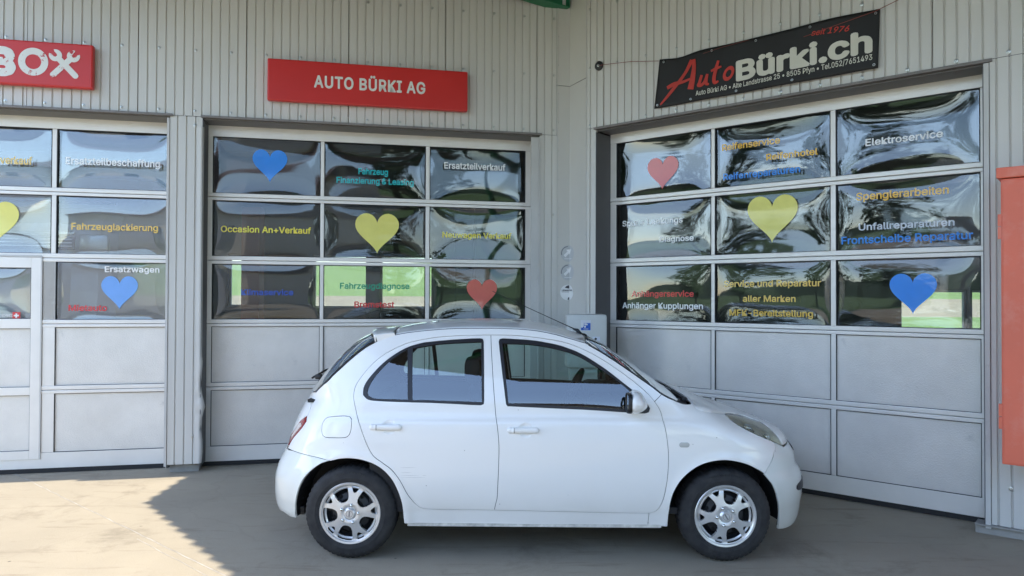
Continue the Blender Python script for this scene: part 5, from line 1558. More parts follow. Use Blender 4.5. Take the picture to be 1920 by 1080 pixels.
# dark structure behind the gaps
shell = S_([(-1.60, 1.00), (-1.36, 1.17), (-1.13, 1.368), (-.96, 1.435), (-.68, 1.470), (-.31, 1.482), (0, 1.468), (.22, 1.418), (.40, 1.345), (.60, 1.215), (.78, 1.085), (.92, 1.01), (1.04, .97), (1.16, .93), (1.27, .90)] + [(1.30, .85), (1.45, .78), (1.60, .71)]) + \
        [(SMAX - .12, .60), (SMAX - .12, .22)] + S_([(1.62, .21)] + [(x - 0.004 if x > 1.2 else x, z + 0.012) for x, z in arch_f] + [(.70, .25), (-.80, .25)] + [(x, z + 0.012) for x, z in arch_r]) + [(x2s(-1.66, .26), .26), (SMIN + .12, .28), (SMIN + .12, .64), (SMIN + .12, .98)]
shell = [p for i, p in enumerate(shell)]
panel("inner_structure", shell, M_INNER, car, holes=([(x2s(x, z), z) for x, z in C['win_f']], [(x2s(x, z), z) for x, z in C['win_r']]), off=-0.016, gap=0.004, flange=0.0, sloop=True, cup=False, step=0.05)

# headlights: clear lens over a chrome bowl with reflectors
lamp = C['lamp_low'] + rv(C['lamp_up'])[1:-1]
hl = panel("headlight", lamp, M_LENS, car, off=0.001, gap=0.002, flange=0.006)
for i, h_ in enumerate(hl):
    sd = 1 if i == 0 else -1
    Lp = inset(np.array([(x2s(x, z), z) for x, z in smooth_loop(lamp)]), 0.004)
    V2, Fc = cdt_fill([[tuple(p) for p in Lp]], 0.02)
    p_, n_ = skin(V2[:, 0], V2[:, 1])
    P0 = np.array(Lp); dist = np.min(np.hypot(V2[:, 0][:, None] - P0[:, 0], V2[:, 1][:, None] - P0[:, 1]), axis=1)
    dep = 0.004 + 0.034 * np.clip(dist / 0.035, 0, 1) ** 0.6 + 0.004 * np.sin(V2[:, 0] * 190) * np.clip(dist / 0.02, 0, 1)
    p_ = p_ - n_ * dep[:, None]
    me_ = mesh_obj("lamp_bowl", [(a, b * sd, c) for a, b, c in p_], Fc, mat("lamp_bowl_satin", (0.93, 0.92, 0.74), 0.4, 0.0, 0.2, 14), h_, smooth=True)
    for cx, cz, rr, mm in ((1.42, .855, .036, M_CHROME), (1.55, .800, .024, M_CHROME)):
        s0 = x2s(cx, cz); pc, nc = skin(np.array([s0]), np.array([cz])); c0 = Vector(pc[0]); nv = Vector(nc[0]); c0 = c0 - nv * 0.05
        mb = MB(); mb.lathe([(0.001, 0.0), (rr * .5, 0.004), (rr, 0.022), (rr * 1.05, 0.026), (rr, 0.027), (rr * .9, 0.020)], 'Z', 24)
        q = nv.to_track_quat('Z', 'Y').to_matrix().to_4x4()
        mb.v = [tuple((Matrix.Translation(c0) @ q) @ Vector(v)) for v in mb.v]; mb.v = [(a, b * sd, c) for a, b, c in mb.v]
        mb.build("reflector", mm, h_, smooth=True)
    mb = MB(); s0 = x2s(1.40, .873); pc, nc = skin(np.array([s0]), np.array([.873])); c0 = Vector(pc[0]) - Vector(nc[0]) * 0.02
    mb.tube([c0, c0 + Vector((0.035, -0.0, -0.006))], 0.009, 8); mb.v = [(a, b * sd, c) for a, b, c in mb.v]; mb.build("bulb_cap", mat("bright_bulb_glass", (0.9, 0.9, 0.88), 0.05, 0, 0, coat=1), h_, smooth=True)

# hood, between the two wings and running down to the nose
def top_z(x, y):
    lo, hi = 0.45, float(zcf(x)) - 1e-4
    lo = max(lo, hi - 0.30)
    for _ in range(40):
        mid = (lo + hi) / 2
        if float(Wf(x, mid, False)) > y: lo = mid
        else: hi = mid
    return (lo + hi) / 2
edge = [(1.020, 1.0112)] + C['hood_line'][1:] + C['lamp_up'][1:]
ex = np.array([e[0] for e in edge]); ey = np.array([float(Wf(a, b, False)) for a, b in edge])
def hood():
    xs = np.concatenate([np.linspace(1.024, 1.60, 30), np.linspace(1.62, 1.785, 18)]); nv = 26; V = []; Fc = []
    for x in xs:
        ye = float(np.interp(x, ex, ey)) - 0.002
        if x > 1.655: ye = max(0.0005, float(Wf(x, 0.722, False)))
        for j in range(nv + 1):
            y = ye * (-1 + 2 * j / nv)
            z = top_z(x, abs(y))
            if x < 1.25: ze = float(np.interp(x, ex, [e[1] for e in edge])); z = ze + (z - ze) * (0.42 + 0.58 * (x - 1.02) / 0.23)
            V.append((x, y, z))
    for i in range(len(xs) - 1):
        for j in range(nv):
            a = i * (nv + 1) + j; Fc.append((a, a + nv + 1, a + nv + 2, a + 1))
    V = np.array(V)
    me = bpy.data.meshes.new("hood"); me.from_pydata([tuple(v) for v in V], [], Fc)
    for p in me.polygons: p.use_smooth = True
    me.materials.append(M_BODY); me.update()
    o = bpy.data.objects.new("hood", me); link(o, car)
    md = o.modifiers.new("turned edge", 'SOLIDIFY'); md.thickness = 0.012; md.offset = -1
    return o
hood()
# under-hood black pan
mb = MB(); mb.box(1.02, 1.60, -0.50, 0.50, 0.45, 0.80); mb.box(1.60, 1.70, -0.4, 0.4, 0.25, 0.62); mb.build("engine_bay", M_INNER, car)

# roof, spoiler, screens: strips between the two body edges
def strip(name, rows, m, v0=-1.0, v1=1.0, nv=24, pw=2.2, smooth=True, thick=0.0, parent=None):
    """rows: (edge point, centre point); v runs across the car"""
    V = []; Fc = []
    for (E, Cc) in rows:
        for j in range(nv + 1):
            v = v0 + (v1 - v0) * j / nv; k = 1 - abs(v) ** pw
            V.append((E[0] + (Cc[0] - E[0]) * k, v * E[1], E[2] + (Cc[2] - E[2]) * k))
    for i in range(len(rows) - 1):
        for j in range(nv):
            a = i * (nv + 1) + j; Fc.append((a, a + 1, a + nv + 2, a + nv + 1))
    me = bpy.data.meshes.new(name); me.from_pydata(V, [], Fc); me.materials.append(m)
    bm = bmesh.new(); bm.from_mesh(me); bm.normal_update()
    if sum(f.normal.z for f in bm.faces) < 0: bmesh.ops.reverse_faces(bm, faces=bm.faces)
    bm.to_mesh(me); bm.free()
    for p in me.polygons: p.use_smooth = smooth
    me.update(); o = bpy.data.objects.new(name, me); link(o, parent or car)
    if thick: md = o.modifiers.new("thickness", 'SOLIDIFY'); md.thickness = thick; md.offset = -1
    return o
def edge3(l): return [(x, float(Wf(x, z, False)), z) for x, z in l]
def resample(l, n):
    P = [np.array(p) for p in l]; d = [0]
    for a, b in zip(P[:-1], P[1:]): d.append(d[-1] + np.linalg.norm(b - a))
    q = [pchip(d, [p[k] for p in P]) for k in range(3)]
    return [tuple(float(f(t)) for f in q) for t in np.linspace(0, d[-1], n)]
re_ = resample(edge3(C['roof_edge']), 40)
rows = []
for i, (x, y, z) in enumerate(re_):
    t = i / 39; sh = -0.045 * (1 - t) ** 2 + 0.055 * t ** 2.5; cr = 0.040 + 0.012 * math.sin(math.pi * t) - 0.020 * t ** 3
    if i == 0: x += 0.003
    rows.append(((x, y - 0.003, z + 0.002), (x + sh, 0, z + cr)))
roof = strip("roof_panel", rows, M_BODY, thick=0.01)
# two pressed swages across the roof ends of the side rails
mb = MB()
for s in (-1, 1): mb.tube([(x, s * (y - 0.001), z - 0.001) for x, y, z in re_], 0.0032, 5)
mb.build("drip_moulding", M_SEAL, car)
se_ = resample(edge3(C['spoiler_edge']), 8); rows = []
for i, (x, y, z) in enumerate(se_):
    t = i / 7; b = 1 - t      # b: 1 at the rear tip
    rows.append(((x - 0.012 * b - (0.004 if i == 7 else 0), y + 0.004, z + 0.012 + 0.030 * b), (x - 0.05 - 0.062 * b - (0.004 if i == 7 else 0), 0, z + 0.040 + 0.026 * b)))
top_rows = rows
sp_o = strip("roof_spoiler", [((E[0] - 0.004, E[1], E[2] - 0.05 if False else E[2] - 0.045), (Cc[0] + 0.02, 0, Cc[2] - 0.045)) for E, Cc in rows[:1]] + [((rows[0][0][0] - 0.006, rows[0][0][1], rows[0][0][2] - 0.012), (rows[0][1][0] - 0.004, 0, rows[0][1][2] - 0.012))] + rows, M_BODY, thick=0.008)
mb = MB()
for s in (-1, 1):
    vs_ = []
    for (x, y, z), (E, _) in zip(se_, rows): vs_ += [(x - (0.012 * (1 - 0)) * 0, s * (y + 0.002), z - 0.004), (E[0], s * E[1], E[2])]
    mb.add(vs_, [(2 * i, 2 * i + 2, 2 * i + 3, 2 * i + 1) for i in range(len(se_) - 1)])
mb.build("spoiler_cheek", M_BODY, car, smooth=True)

def screen(name, lst, shift, lift, m_glass, pw=2.4, n=24):
    E3 = resample(edge3(lst), n); rows = []
    for i, (x, y, z) in enumerate(E3):
        t = i / (n - 1); rows.append(((x, y - 0.001, z), (x + shift(t), 0, z + lift(t))))
    g = strip(name, rows, m_glass, -0.94, 0.94, 30, pw)
    for s in (-1, 1):
        fr = MB()
        vs_ = []
        for (E, Cc) in rows:
            for v in (0.94, 0.97, 1.0):
                k = 1 - v ** pw; vs_.append((E[0] + (Cc[0] - E[0]) * k, s * v * E[1], E[2] + (Cc[2] - E[2]) * k - 0.0005))
        q = len(rows); fr.add(vs_, [(3 * i + j, 3 * i + 3 + j, 3 * i + 4 + j, 3 * i + 1 + j) for i in range(q - 1) for j in range(2)])
        fr.tube([(E[0], s * (E[1] + 0.001), E[2]) for E, _ in rows[1:-1]], 0.0045, 5)
        fr.build("screen_seal", M_SEAL, g, smooth=True)
    return g
WS = screen("windscreen", C['screen_edge'], lambda t: 0.060 + 0.035 * t, lambda t: 0.030 - 0.028 * t, M_CGLASS)
RS = screen("rear_window", rv(C['glass_edge']), lambda t: -0.13 - 0.03 * math.sin(math.pi * t), lambda t: 0.040 - 0.05 * t, M_CGLASS)
# cowl, wipers
mb = MB(); mb.add([(0.885, -0.74, 1.018), (0.985, -0.70, 0.996), (1.032, -0.45, 1.003), (1.045, 0, 1.006), (1.032, 0.45, 1.003), (0.985, 0.70, 0.996), (0.885, 0.74, 1.018), (0.93, 0.5, 1.01), (0.96, 0, 1.012), (0.93, -0.5, 1.01)], [(0, 1, 2, 9), (9, 2, 3, 8), (8, 3, 4, 7), (7, 4, 5, 6)])
mb.build("cowl_grille", M_BLACK, car)
for y0, y1 in ((-0.52, 0.05), (0.02, 0.58)):
    mb = MB(); mb.tube([(1.005, y0, 1.018), (0.975, y0 + 0.02, 1.040), (0.93, y1 * 0.6 + y0 * 0.4, 1.058), (0.90, y1, 1.072)], [0.014, 0.010, 0.007, 0.005], 8)
    mb.box(0.985, 1.02, y0 - 0.03, y0 + 0.03, 0.998, 1.03, 0.006); mb.build("wiper", M_BLACK, car, smooth=True)
mb = MB(); mb.box(-1.665, -1.615, -0.03, 0.03, 1.08, 1.12, 0.014); mb.tube([(-1.69, 0, 1.09), (-1.64, 0.2, 1.13), (-1.62, 0.35, 1.135)], 0.008, 6); mb.build("rear_wiper", M_BLACK, car, smooth=True)
# antenna
mb = MB(); mb.tube([(0.335, 0, 1.428), (0.315, 0, 1.462), (0.285, 0, 1.470)], [0.020, 0.013, 0.006], 10); mb.tube([(0.300, 0, 1.467), (0.20, 0, 1.512), (-0.05, 0, 1.625), (-0.325, 0, 1.752)], [0.005, 0.0032, 0.0028, 0.0024], 6)
mb.build("antenna", M_BLACK, car, smooth=True)

# door handles, side repeaters, mirrors
def capsule(x0, x1, z, h, dep, zs, name, m, par, sd, split=None):
    """pull handle: rounded bar standing off the skin on two feet"""
    n = 26; vs = []; ring_n = 14
    for i in range(n + 1):
        t = i / n; x = x0 + (x1 - x0) * (0.5 - 0.5 * math.cos(math.pi * t))
        e = min(x - x0, x1 - x) / (h / 2); k = math.sqrt(max(0.0, 1 - max(0, 1 - e) ** 2)); k = max(k, 0.02)
        w = float(Wf(x, z, False))
        for j in range(ring_n):
            a = 2 * math.pi * j / ring_n
            vs.append((x, -(w + dep * 0.55 + dep * 0.75 * math.cos(a) * k) * sd, z + zs + h / 2 * math.sin(a) * k))
    fs = [(i * ring_n + j, i * ring_n + (j + 1) % ring_n, (i + 1) * ring_n + (j + 1) % ring_n, (i + 1) * ring_n + j) for i in range(n) for j in range(ring_n)]
    fs += [tuple(range(ring_n)), tuple(range(n * ring_n, (n + 1) * ring_n))]
    mb = MB(); mb.add(vs, fs); return mb.build(name, m, par, smooth=True)
for doors, x0, x1, z in ((rdo, -1.085, -0.8746, 0.8642), (fdo, -0.1965, 0.0111, 0.851)):
    for o_, sd in zip(doors, (1, -1)):
        cut = x0 + 0.047
        capsule(x0, cut - 0.001, z, 0.038, 0.016, 0, "lock_cap", M_BODY, o_, sd)
        capsule(x0 + 0.026, x1, z, 0.0395, 0.0185, 0, "handle", M_BODY, o_, sd)
        w = float(Wf(cut, z, False)); mb = MB(); mb.box(cut - 0.0012, cut + 0.0012, -(w + 0.0245) * sd, -(w + 0.001) * sd, z - 0.0165, z + 0.0165); mb.build("handle_joint", M_INNER, o_)
for sd in (1, -1):
    xm, zm = 0.9407, 0.7644; w = float(Wf(xm, zm, False)); mb = MB()
    o_ = capsule(0.9075, 0.9740, zm, 0.032, 0.004, 0, "side_repeater", mat("smoky_clear_plastic", (0.50, 0.50, 0.47), 0.2, 0, 0.05, 20, coat=0.8), car, sd)

def door_mirror(sd):
    root_name = "door_mirror"
    # shell: rounded triangular pod seen from the side, 0.19 deep outwards
    ol = [(0.585, 0.985), (0.578, 1.02), (0.580, 1.06), (0.590, 1.090), (0.608, 1.108), (0.628, 1.113), (0.652, 1.106), (0.672, 1.088), (0.688, 1.062), (0.700, 1.042), (0.706, 1.022), (0.700, 1.002), (0.684, 0.988), (0.660, 0.974), (0.632, 0.966), (0.604, 0.968)]
    P = np.array(smooth_loop(ol, 0.01, 80)); c = P.mean(0); c = np.array([0.625, 1.035])
    base = float(Wf(0.66, 1.04, False)); V = []; n = len(P); L = 12
    for k in range(L + 1):
        t = k / L; d = t ** 1.0; sc = (1 - (max(0, t - 0.0) ** 2.6)) ** (1 / 2.2) if t < 1 else 0.0
        y = base + 0.035 + 0.155 * d
        for p in P:
            q = c + (p - c) * (0.12 + 0.88 * sc if t < 0.999 else 0.12)
            V.append((q[0] - 0.010 * d, -y * sd, q[1]))
    Fc = [(k * n + i, k * n + (i + 1) % n, (k + 1) * n + (i + 1) % n, (k + 1) * n + i) for k in range(L) for i in range(n)]
    Fc += [tuple(range(n)), tuple(range(L * n, (L + 1) * n))]
    mb = MB(); mb.add(V, Fc); sh = mb.build(root_name, M_BODY, car, smooth=True)
    # black rear housing with the glass
    rim = []; 
    mb = MB()
    yc = (base + 0.105); hw, hh = 0.078, 0.066
    sec = []
    for t in np.linspace(0, 2 * math.pi, 33)[:-1]:
        ct, st = math.cos(t), math.sin(t); e = 2 / 3.2
        sec.append((abs(ct) ** e * (1 if ct > 0 else -1) * hw, abs(st) ** e * (1 if st > 0 else -1) * hh))
    vs_ = []
    for dx, sc in ((0.586, 0.96), (0.580, 0.98), (0.570, 0.98), (0.562, 0.95), (0.565, 0.86), (0.569, 0.84)):
        vs_ += [(dx + 0.004, -(yc + a * sc) * sd, 1.036 + b * sc) for a, b in sec]
    m_ = len(sec); mb.add(vs_, [(k * m_ + i, k * m_ + (i + 1) % m_, (k + 1) * m_ + (i + 1) % m_, (k + 1) * m_ + i) for k in range(5) for i in range(m_)])
    mb.build("mirror_rim", M_BLACK, sh, smooth=True)
    mb = MB(); mb.add([(0.573, -(yc + a * 0.86) * sd, 1.036 + b * 0.86) for a, b in sec], [tuple(range(m_))]); mb.build("mirror_glass", mat("mirror_silver", (0.8, 0.85, 0.85), 0.02, 1.0), sh)
    mb = MB(); mb.tube([(0.665, -(base - 0.02) * sd, 0.985), (0.655, -(base + 0.06) * sd, 0.998)], [0.032, 0.024], 10); mb.build("mirror_foot", M_BLACK, sh, smooth=True)
    return sh
door_mirror(1); door_mirror(-1)

# ---- wheels
def rim_loops(ang0):
    outer = [(0.196 * math.cos(t), 0.196 * math.sin(t)) for t in np.linspace(0, 2 * math.pi, 97)[:-1]]
    holes = []
    for k in range(5):
        a = R(ang0 + 36 + 72 * k)      # large opening
        pts = [(0.079, 0.0), (0.085, 0.023), (0.104, 0.037), (0.130, 0.045), (0.158, 0.050), (0.169, 0.047), (0.1745, 0.024), (0.176, 0.0)]
        pts = pts + [(x, -y) for x, y in pts[-2:0:-1]]
        pts = smooth_loop(pts, 0.006, 55)
        holes.append([(x * math.cos(a) - y * math.sin(a), x * math.sin(a) + y * math.cos(a)) for x, y in pts])
        a = R(ang0 + 72 * k)           # small triangular opening
        pts = [(0.134, 0.0), (0.139, 0.009), (0.158, 0.021), (0.169, 0.027), (0.1755, 0.020), (0.177, 0.0), (0.1755, -0.020), (0.169, -0.027), (0.158, -0.021), (0.139, -0.009)]
        pts = smooth_loop(pts, 0.006, 55)
        holes.append([(x * math.cos(a) - y * math.sin(a), x * math.sin(a) + y * math.cos(a)) for x, y in pts])
    return outer, holes
def dome(r): return 0.014 * np.clip((0.150 - r) / 0.10, 0, 1) ** 1.2 - 0.006 * np.exp(-((r - 0.168) / 0.016) ** 2) - 0.010 * np.clip((0.062 - r) / 0.03, 0, 1) * np.clip((r - 0.0) / 0.03, 0, 1)
M_RIM = mat("silver_wheel_trim", (0.70, 0.70, 0.70), 0.33, 0.6, 0.05, 8, coat=0.3)
def tyre_mat():
    m = bpy.data.materials.new("tyre_rubber"); t, p = nt(m); p.inputs["Roughness"].default_value = 0.75
    tc = t.nodes.new("ShaderNodeTexCoord"); n = t.nodes.new("ShaderNodeTexNoise"); n.inputs["Scale"].default_value = 16; n.inputs["Detail"].default_value = 8
    t.links.new(tc.outputs["Object"], n.inputs["Vector"]); r = t.nodes.new("ShaderNodeValToRGB"); r.color_ramp.elements[0].color = (0.012, 0.012, 0.014, 1); r.color_ramp.elements[1].color = (0.035, 0.034, 0.034, 1)
    r.color_ramp.elements[0].position = 0.35; r.color_ramp.elements[1].position = 0.75
    t.links.new(n.outputs["Fac"], r.inputs[0]); t.links.new(r.outputs[0], p.inputs["Base Color"]); return m
M_TYRE = tyre_mat()
def wheel(x, sd, ang0):
    YO = 0.795                       # outer sidewall plane
    root = empty("wheel"); root.parent = car; root.location = (x, -YO * sd, 0.302)
    # local frame: +y = outwards flipped for the near side -> outward is -sd*y
    s = -sd
    # tyre
    prof = [(0.190, 0.012), (0.196, 0.002), (0.205, -0.002), (0.222, -0.004), (0.224, -0.0055), (0.232, -0.0055), (0.234, -0.004), (0.255, -0.002), (0.272, 0.004), (0.286, 0.014), (0.295, 0.027), (0.299, 0.040)]
    mb = MB(); N = 168; vs = []; pf = [(r, -d) for r, d in prof]
    full = [(r, d) for r, d in prof] + [(0.3, 0.055)] + [(0.3, 0.135)] + [(r, 0.19 - d) for r, d in reversed(prof)]
    for (r, d) in full:
        for k in range(N):
            t = 2 * math.pi * k / N; rr = r; dd = d
            if r > 0.28:
                blk = (k % 3 == 0)
                if 0.03 < d < 0.16: rr = r - (0.005 if (k % 3 == 0) else 0) 
                elif r < 0.297: rr = r - (0.0022 if blk else 0); dd = d + ((0.0025 if d < 0.1 else -0.0025) if blk else 0)
            vs.append((rr * math.cos(t), -s * 0 + (dd * sd), rr * math.sin(t)))
    nf = len(full)
    mb.add(vs, [(i * N + k, i * N + (k + 1) % N, (i + 1) * N + (k + 1) % N, (i + 1) * N + k) for i in range(nf - 1) for k in range(N)])
    ty = mb.build("tyre", M_TYRE, root); 
    for p in ty.data.polygons: p.use_smooth = True
    try: ty.data.set_sharp_from_angle(angle=R(30))
    except Exception: pass
    # raised sidewall marks
    vs_, fs_ = text_mesh("ESA TECAR", 0.20, 0.013, 0.01)
    for a0 in (math.pi / 2, -math.pi / 2):
        out_ = []; rm = MB()
        for x_, _, z_ in vs_:
            a = a0 + (0.10 - x_) / 0.262 * (1 if a0 > 0 else 1); rr = 0.256 + z_
            out_.append((rr * math.cos(a), -0.0008 * sd, rr * math.sin(a)))
        rm.add(out_, fs_)
        if sd == 1: rm.build("sidewall_lettering", mat("sidewall_relief", (0.045, 0.045, 0.047), 0.6), root, fixn=False)
    # cover with openings
    outer, holes = rim_loops(ang0)
    V, Fc = cdt_fill([outer] + holes, 0.009)
    r = np.hypot(V[:, 0], V[:, 1]); y = -(dome(r)) + 0.004; g = -(dome(r + 1e-3) - dome(r - 1e-3)) / 2e-3
    rr_ = np.maximum(r, 1e-6); Nn = np.stack([-g * V[:, 0] / rr_ * -1 * -1, -np.ones(len(r)), -g * V[:, 1] / rr_ * -1 * -1], 1)
    Nn = np.stack([g * V[:, 0] / rr_, -np.ones(len(r)), g * V[:, 1] / rr_], 1); Nn /= np.linalg.norm(Nn, axis=1, keepdims=True)
    Pf = np.stack([V[:, 0], y * sd, V[:, 1]], 1); Nn[:, 1] *= sd
    cv = make_mesh("wheel_cover", Pf, Nn, Fc, M_RIM, root, 0.020)
    lip = MB(); lip.lathe([(0.180, 0.006 * sd), (0.186, -0.001 * sd), (0.196, -0.003 * sd), (0.200, 0.001 * sd), (0.201, 0.010 * sd)], 'Y', 96); lip.build("outer_lip", M_RIM, root, smooth=True)
    # bright ring seen inside the openings, dark steel wheel behind
    rg = MB(); rg.lathe([(0.158, 0.026 * sd), (0.166, 0.020 * sd), (0.172, 0.022 * sd), (0.174, 0.035 * sd)], 'Y', 72); rg.build("inner_ring", M_RIM, root, smooth=True)
    st = MB(); st.lathe([(0.001, 0.06 * sd), (0.06, 0.058 * sd), (0.09, 0.040 * sd), (0.125, 0.050 * sd), (0.15, 0.085 * sd), (0.175, 0.09 * sd), (0.188, 0.02 * sd)], 'Y', 48)
    steel = st.build("steel_wheel", mat("dark_steel_wheel", (0.03, 0.032, 0.036), 0.5, 0.3, 0.3, 30), root, smooth=True)
    hm = mat("steel_wheel_hole", (0.004, 0.004, 0.004), 0.9)
    hb = MB()
    for k in range(10):
        a = R(ang0 + 12 + 36 * k); cx, cz = 0.118 * math.cos(a), 0.118 * math.sin(a)
        hb.lathe([(0.0005, 0.0), (0.013, 0.0), (0.0135, 0.003)], 'Y', 12, (cx, 0.0435 * sd, cz))
    hb.build("vent_holes", hm, steel)
    # hub cap and five nuts
    hc = MB(); hc.lathe([(0.0005, -0.016 * sd), (0.028, -0.016 * sd), (0.033, -0.012 * sd), (0.040, -0.006 * sd), (0.043, 0.004 * sd)], 'Y', 40); hub = hc.build("hub_cap", M_RIM, root, smooth=True)
    em = MB(); v_, f_ = ring(0, 0, 0.0215, 0.019, 1, 1, -0.0172 * sd, 32); em.add(v_, f_)
    a = R(ang0 + 80 if sd == 1 else 0); u = Vector((math.cos(a), 0, math.sin(a))); w = Vector((-math.sin(a), 0, math.cos(a)))
    q = [u * 0.017 + w * 0.0042, u * 0.017 - w * 0.0042, -u * 0.017 - w * 0.0042, -u * 0.017 + w * 0.0042]; em.add([(v.x, -0.0172 * sd, v.z) for v in q], [(0, 1, 2, 3)])
    em.build("emblem", mat("grey_print", (0.2, 0.2, 0.21), 0.4), hub, fixn=False)
    for k in range(5):
        a = R(ang0 + 72 * k); c_ = (0.058 * math.cos(a), 0, 0.058 * math.sin(a)); nb_ = MB()
        nb_.lathe([(0.0005, -0.024 * sd), (0.005, -0.023 * sd), (0.009, -0.019 * sd), (0.0105, -0.012 * sd), (0.0105, -0.002 * sd)], 'Y', 14, c_); nb_.build("wheel_nut", M_CHROME, root, smooth=True)
        nb_ = MB(); nb_.lathe([(0.0125, -0.0035 * sd), (0.0115, 0.006 * sd), (0.009, 0.008 * sd)], 'Y', 16, c_)
    return root
wheel(-1.2125, 1, 6.0); wheel(1.2125, 1, 40.0); wheel(-1.2125, -1, 20.0); wheel(1.2125, -1, 50.0)
# arch liners and underside
for cx, nm in ((-1.2125, "rear"), (1.2125, "front")):
    for sd in (1, -1):
        mb = MB(); n = 28; vs_ = []
        for k in range(n + 1):
            t = R(-8 + 196 * k / n)
            r_ = 0.372 if cx > 0 else 0.378
            for y in (0.775, 0.48):
                X_ = cx + r_ * math.cos(t) * (1.0 if y > .7 else 0.93); Z_ = 0.30 + r_ * 0.97 * math.sin(t)
                vs_.append((X_, -min(y, float(Wf(X_, max(Z_, 0.2), False)) - 0.012) * sd, Z_))
        fs_ = [(2 * k, 2 * k + 2, 2 * k + 3, 2 * k + 1) for k in range(n)]
        fs_.append(tuple(2 * k + 1 for k in range(n + 1)))
        mb.add(vs_, fs_); mb.build("arch_liner", M_INNER, car)
mb = MB(); mb.box(-1.55, 1.55, -0.47, 0.47, 0.24, 0.30); mb.box(-0.82, 0.82, -0.765, 0.765, 0.235, 0.30)
mb.box(-0.9, 0.2, -0.55, -0.44, 0.17, 0.23, 0.02); mb.tube([(-1.75, -0.35, 0.26), (-1.2, -0.3, 0.2), (0.8, -0.2, 0.2)], 0.025, 8); mb.build("underbody", M_INNER, car)
# small bracket behind the rear bumper edge
mb = MB(); mb.tube([(-1.585, -0.60, 0.335), (-1.56, -0.62, 0.36), (-1.545, -0.60, 0.34)], 0.004, 5); mb.box(-1.60, -1.555, -0.64, -0.58, 0.245, 0.30, 0.006); mb.build("bumper_bracket", M_BLACK, car)
# sill flange below the doors
mb = MB(); mb.box(-0.84, 0.80, -0.788, -0.779, 0.222, 0.242); mb.build("sill_flange", mat("grimy_sill", (0.62, 0.60, 0.54), 0.8, 0, 0.45, 14), car)

# ---- cabin
mb = MB()
mb.box(0.42, 0.90, -0.70, 0.70, 0.62, 0.96, 0.05); mb.box(0.58, 0.90, -0.66, 0.66, 0.94, 1.015, 0.03); mb.box(0.40, 0.62, 0.20, 0.56, 0.90, 1.035, 0.04)
mb.build("dashboard", M_TRIMP, car, smooth=True)
mb = MB(); mb.box(-1.45, 0.95, -0.74, 0.74, 0.30, 0.34); mb.build("cabin_floor", M_TRIMP, car)
for sd in (1, -1):
    mb = MB(); mb.box(-0.30, 0.75, -0.745 * sd, -0.70 * sd, 0.33, 0.985, 0.01); mb.box(-1.10, -0.32, -0.745 * sd, -0.70 * sd, 0.33, 1.0, 0.01); mb.build("door_lining", M_TRIMP, car)
    mb = MB(); mb.tube([(-0.29, -0.69 * sd, 0.98), (-0.30, -0.62 * sd, 1.2), (-0.31, -0.52 * sd, 1.41)], 0.032, 8); mb.build("centre_pillar_lining", M_TRIMP, car, smooth=True)
    mb = MB(); mb.tube([(0.80, -0.69 * sd, 1.03), (0.55, -0.63 * sd, 1.22), (0.30, -0.57 * sd, 1.38)], 0.028, 8); mb.build("front_pillar_lining", M_TRIMP, car, smooth=True)
mb = MB()   # rear side trim and shelf
for sd in (1, -1):
    mb.add([(-1.14, -0.66 * sd, 1.0), (-1.5, -0.52 * sd, 1.0), (-1.30, -0.50 * sd, 1.20), (-1.0, -0.50 * sd, 1.39), (-0.93, -0.54 * sd, 1.33), (-1.06, -0.60 * sd, 1.22), (-1.13, -0.65 * sd, 1.08)], [tuple(range(7))])
mb.box(-1.55, -1.12, -0.60, 0.60, 0.99, 1.01); mb.build("rear_trim", M_TRIMP, car)
def seat(y, name="front_seat"):
    mb = MB(); mb.box(-0.32, 0.20, y - 0.25, y + 0.25, 0.42, 0.60, 0.05)
    sec = [(-0.24, 0.56, .10, .25), (-0.31, 0.75, .085, .25), (-0.37, 0.93, .075, .235), (-0.42, 1.06, .055, .19)]
    vs_ = []; n = 20
    for x, z, tx, ty in sec + [(-0.435, 1.10, 0.02, 0.12)]:
        for k in range(n):
            t = 2 * math.pi * k / n; c_, s_ = math.cos(t), math.sin(t)
            vs_.append((x + tx * abs(c_) ** .6 * (1 if c_ > 0 else -1), y + ty * abs(s_) ** .5 * (1 if s_ > 0 else -1), z))
    m5 = 5
    mb.add(vs_, [(i * n + k, i * n + (k + 1) % n, (i + 1) * n + (k + 1) % n, (i + 1) * n + k) for i in range(m5 - 1) for k in range(n)] + [tuple(range((m5 - 1) * n, m5 * n))])
    o = mb.build(name, M_FAB, car, smooth=True)
    h = MB(); h.box(-0.50, -0.385, y - 0.14, y + 0.14, 1.10, 1.285, 0.045); h.tube([(-0.43, y - 0.05, 1.05), (-0.435, y - 0.05, 1.14)], 0.006, 6); h.tube([(-0.43, y + 0.05, 1.05), (-0.435, y + 0.05, 1.14)], 0.006, 6)
    h.build("headrest", M_FAB, o, smooth=True)
seat(-0.36); seat(0.36)
mb = MB(); mb.box(-1.02, -0.60, -0.62, 0.62, 0.42, 0.60, 0.05); mb.box(-1.18, -1.02, -0.62, 0.62, 0.50, 0.99, 0.05); mb.build("rear_seat", M_FAB, car, smooth=True)
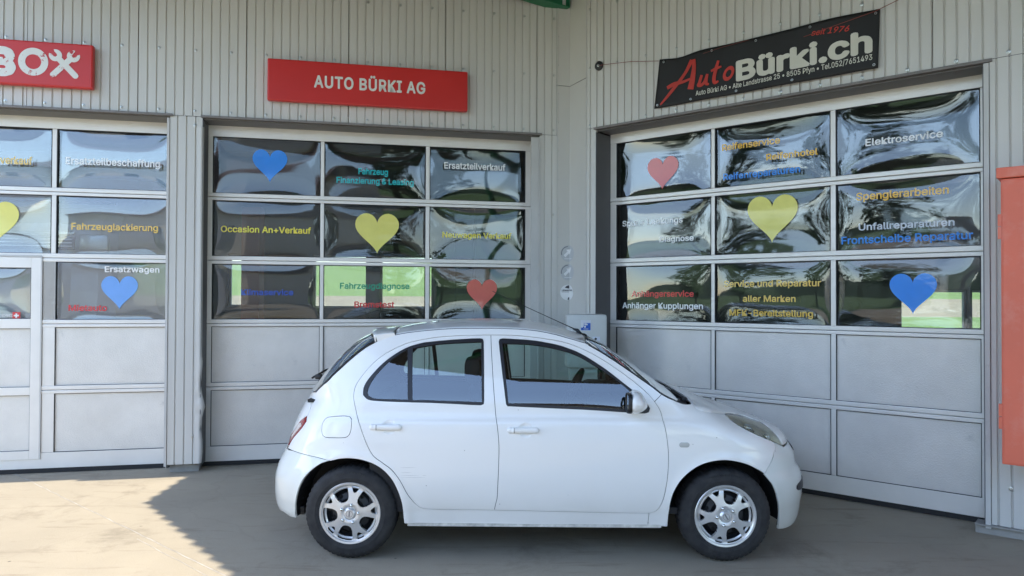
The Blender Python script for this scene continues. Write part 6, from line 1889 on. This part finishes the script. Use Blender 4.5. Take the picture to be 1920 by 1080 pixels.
sw = MB(); cx, cy, cz = 0.30, 0.36, 0.965; ax = Vector((-0.88, 0, 0.47)).normalized(); e1 = Vector((0, 1, 0)); e2 = ax.cross(e1)
sw.tube([(Vector((cx, cy, cz)) + (e1 * math.cos(t) + e2 * math.sin(t)) * 0.182) for t in np.linspace(0, 2 * math.pi, 41)], 0.016, 10, cap=False)
for t in (0.2, math.pi - 0.2, -math.pi / 2): sw.tube([Vector((cx, cy, cz)) - ax * 0.02, Vector((cx, cy, cz)) + (e1 * math.cos(t) + e2 * math.sin(t)) * 0.18], [0.03, 0.014], 8)
sw.tube([Vector((cx, cy, cz)) - ax * 0.25, Vector((cx, cy, cz)) - ax * 0.0], 0.045, 12); sw.build("steering_wheel", M_TRIMP, car, smooth=True)
mb = MB(); mb.box(0.40, 0.425, -0.12, 0.12, 1.30, 1.365, 0.012); mb.tube([(0.42, 0, 1.36), (0.46, 0, 1.40)], 0.008, 6); mb.build("inner_mirror", M_TRIMP, car, smooth=True)
# scratches on the rear door, above the wheel
sc_ = MB()
for (xa, za), (xb, zb) in (((-0.884, .607), (-0.780, .6085)), ((-0.880, .5755), (-0.808, .5762)), ((-0.880, .5565), (-0.760, .5582)), ((-0.74, .558), (-0.712, .5585)), ((-0.8795, .5432), (-0.715, .5462))):
    n = 10; vs_ = []
    for i in range(n + 1):
        x_ = xa + (xb - xa) * i / n; z_ = za + (zb - za) * i / n + 0.0006 * math.sin(i * 2.1); h_ = 0.0011 * math.sin(math.pi * (i + 0.6) / (n + 1.2)); w_ = float(Wf(x_, z_, False)) + 0.0006
        vs_ += [(x_, -w_, z_ - h_), (x_, -w_, z_ + h_)]
    sc_.add(vs_, [(2 * i, 2 * i + 2, 2 * i + 3, 2 * i + 1) for i in range(n)])
sc_.build("scratches", mat("scuffed_paint", (0.60, 0.59, 0.57), 0.8), rdo[0], fixn=False)
print("objects", len(bpy.data.objects), "tris", sum(len(o.data.polygons) for o in bpy.data.objects if o.type == 'MESH'))
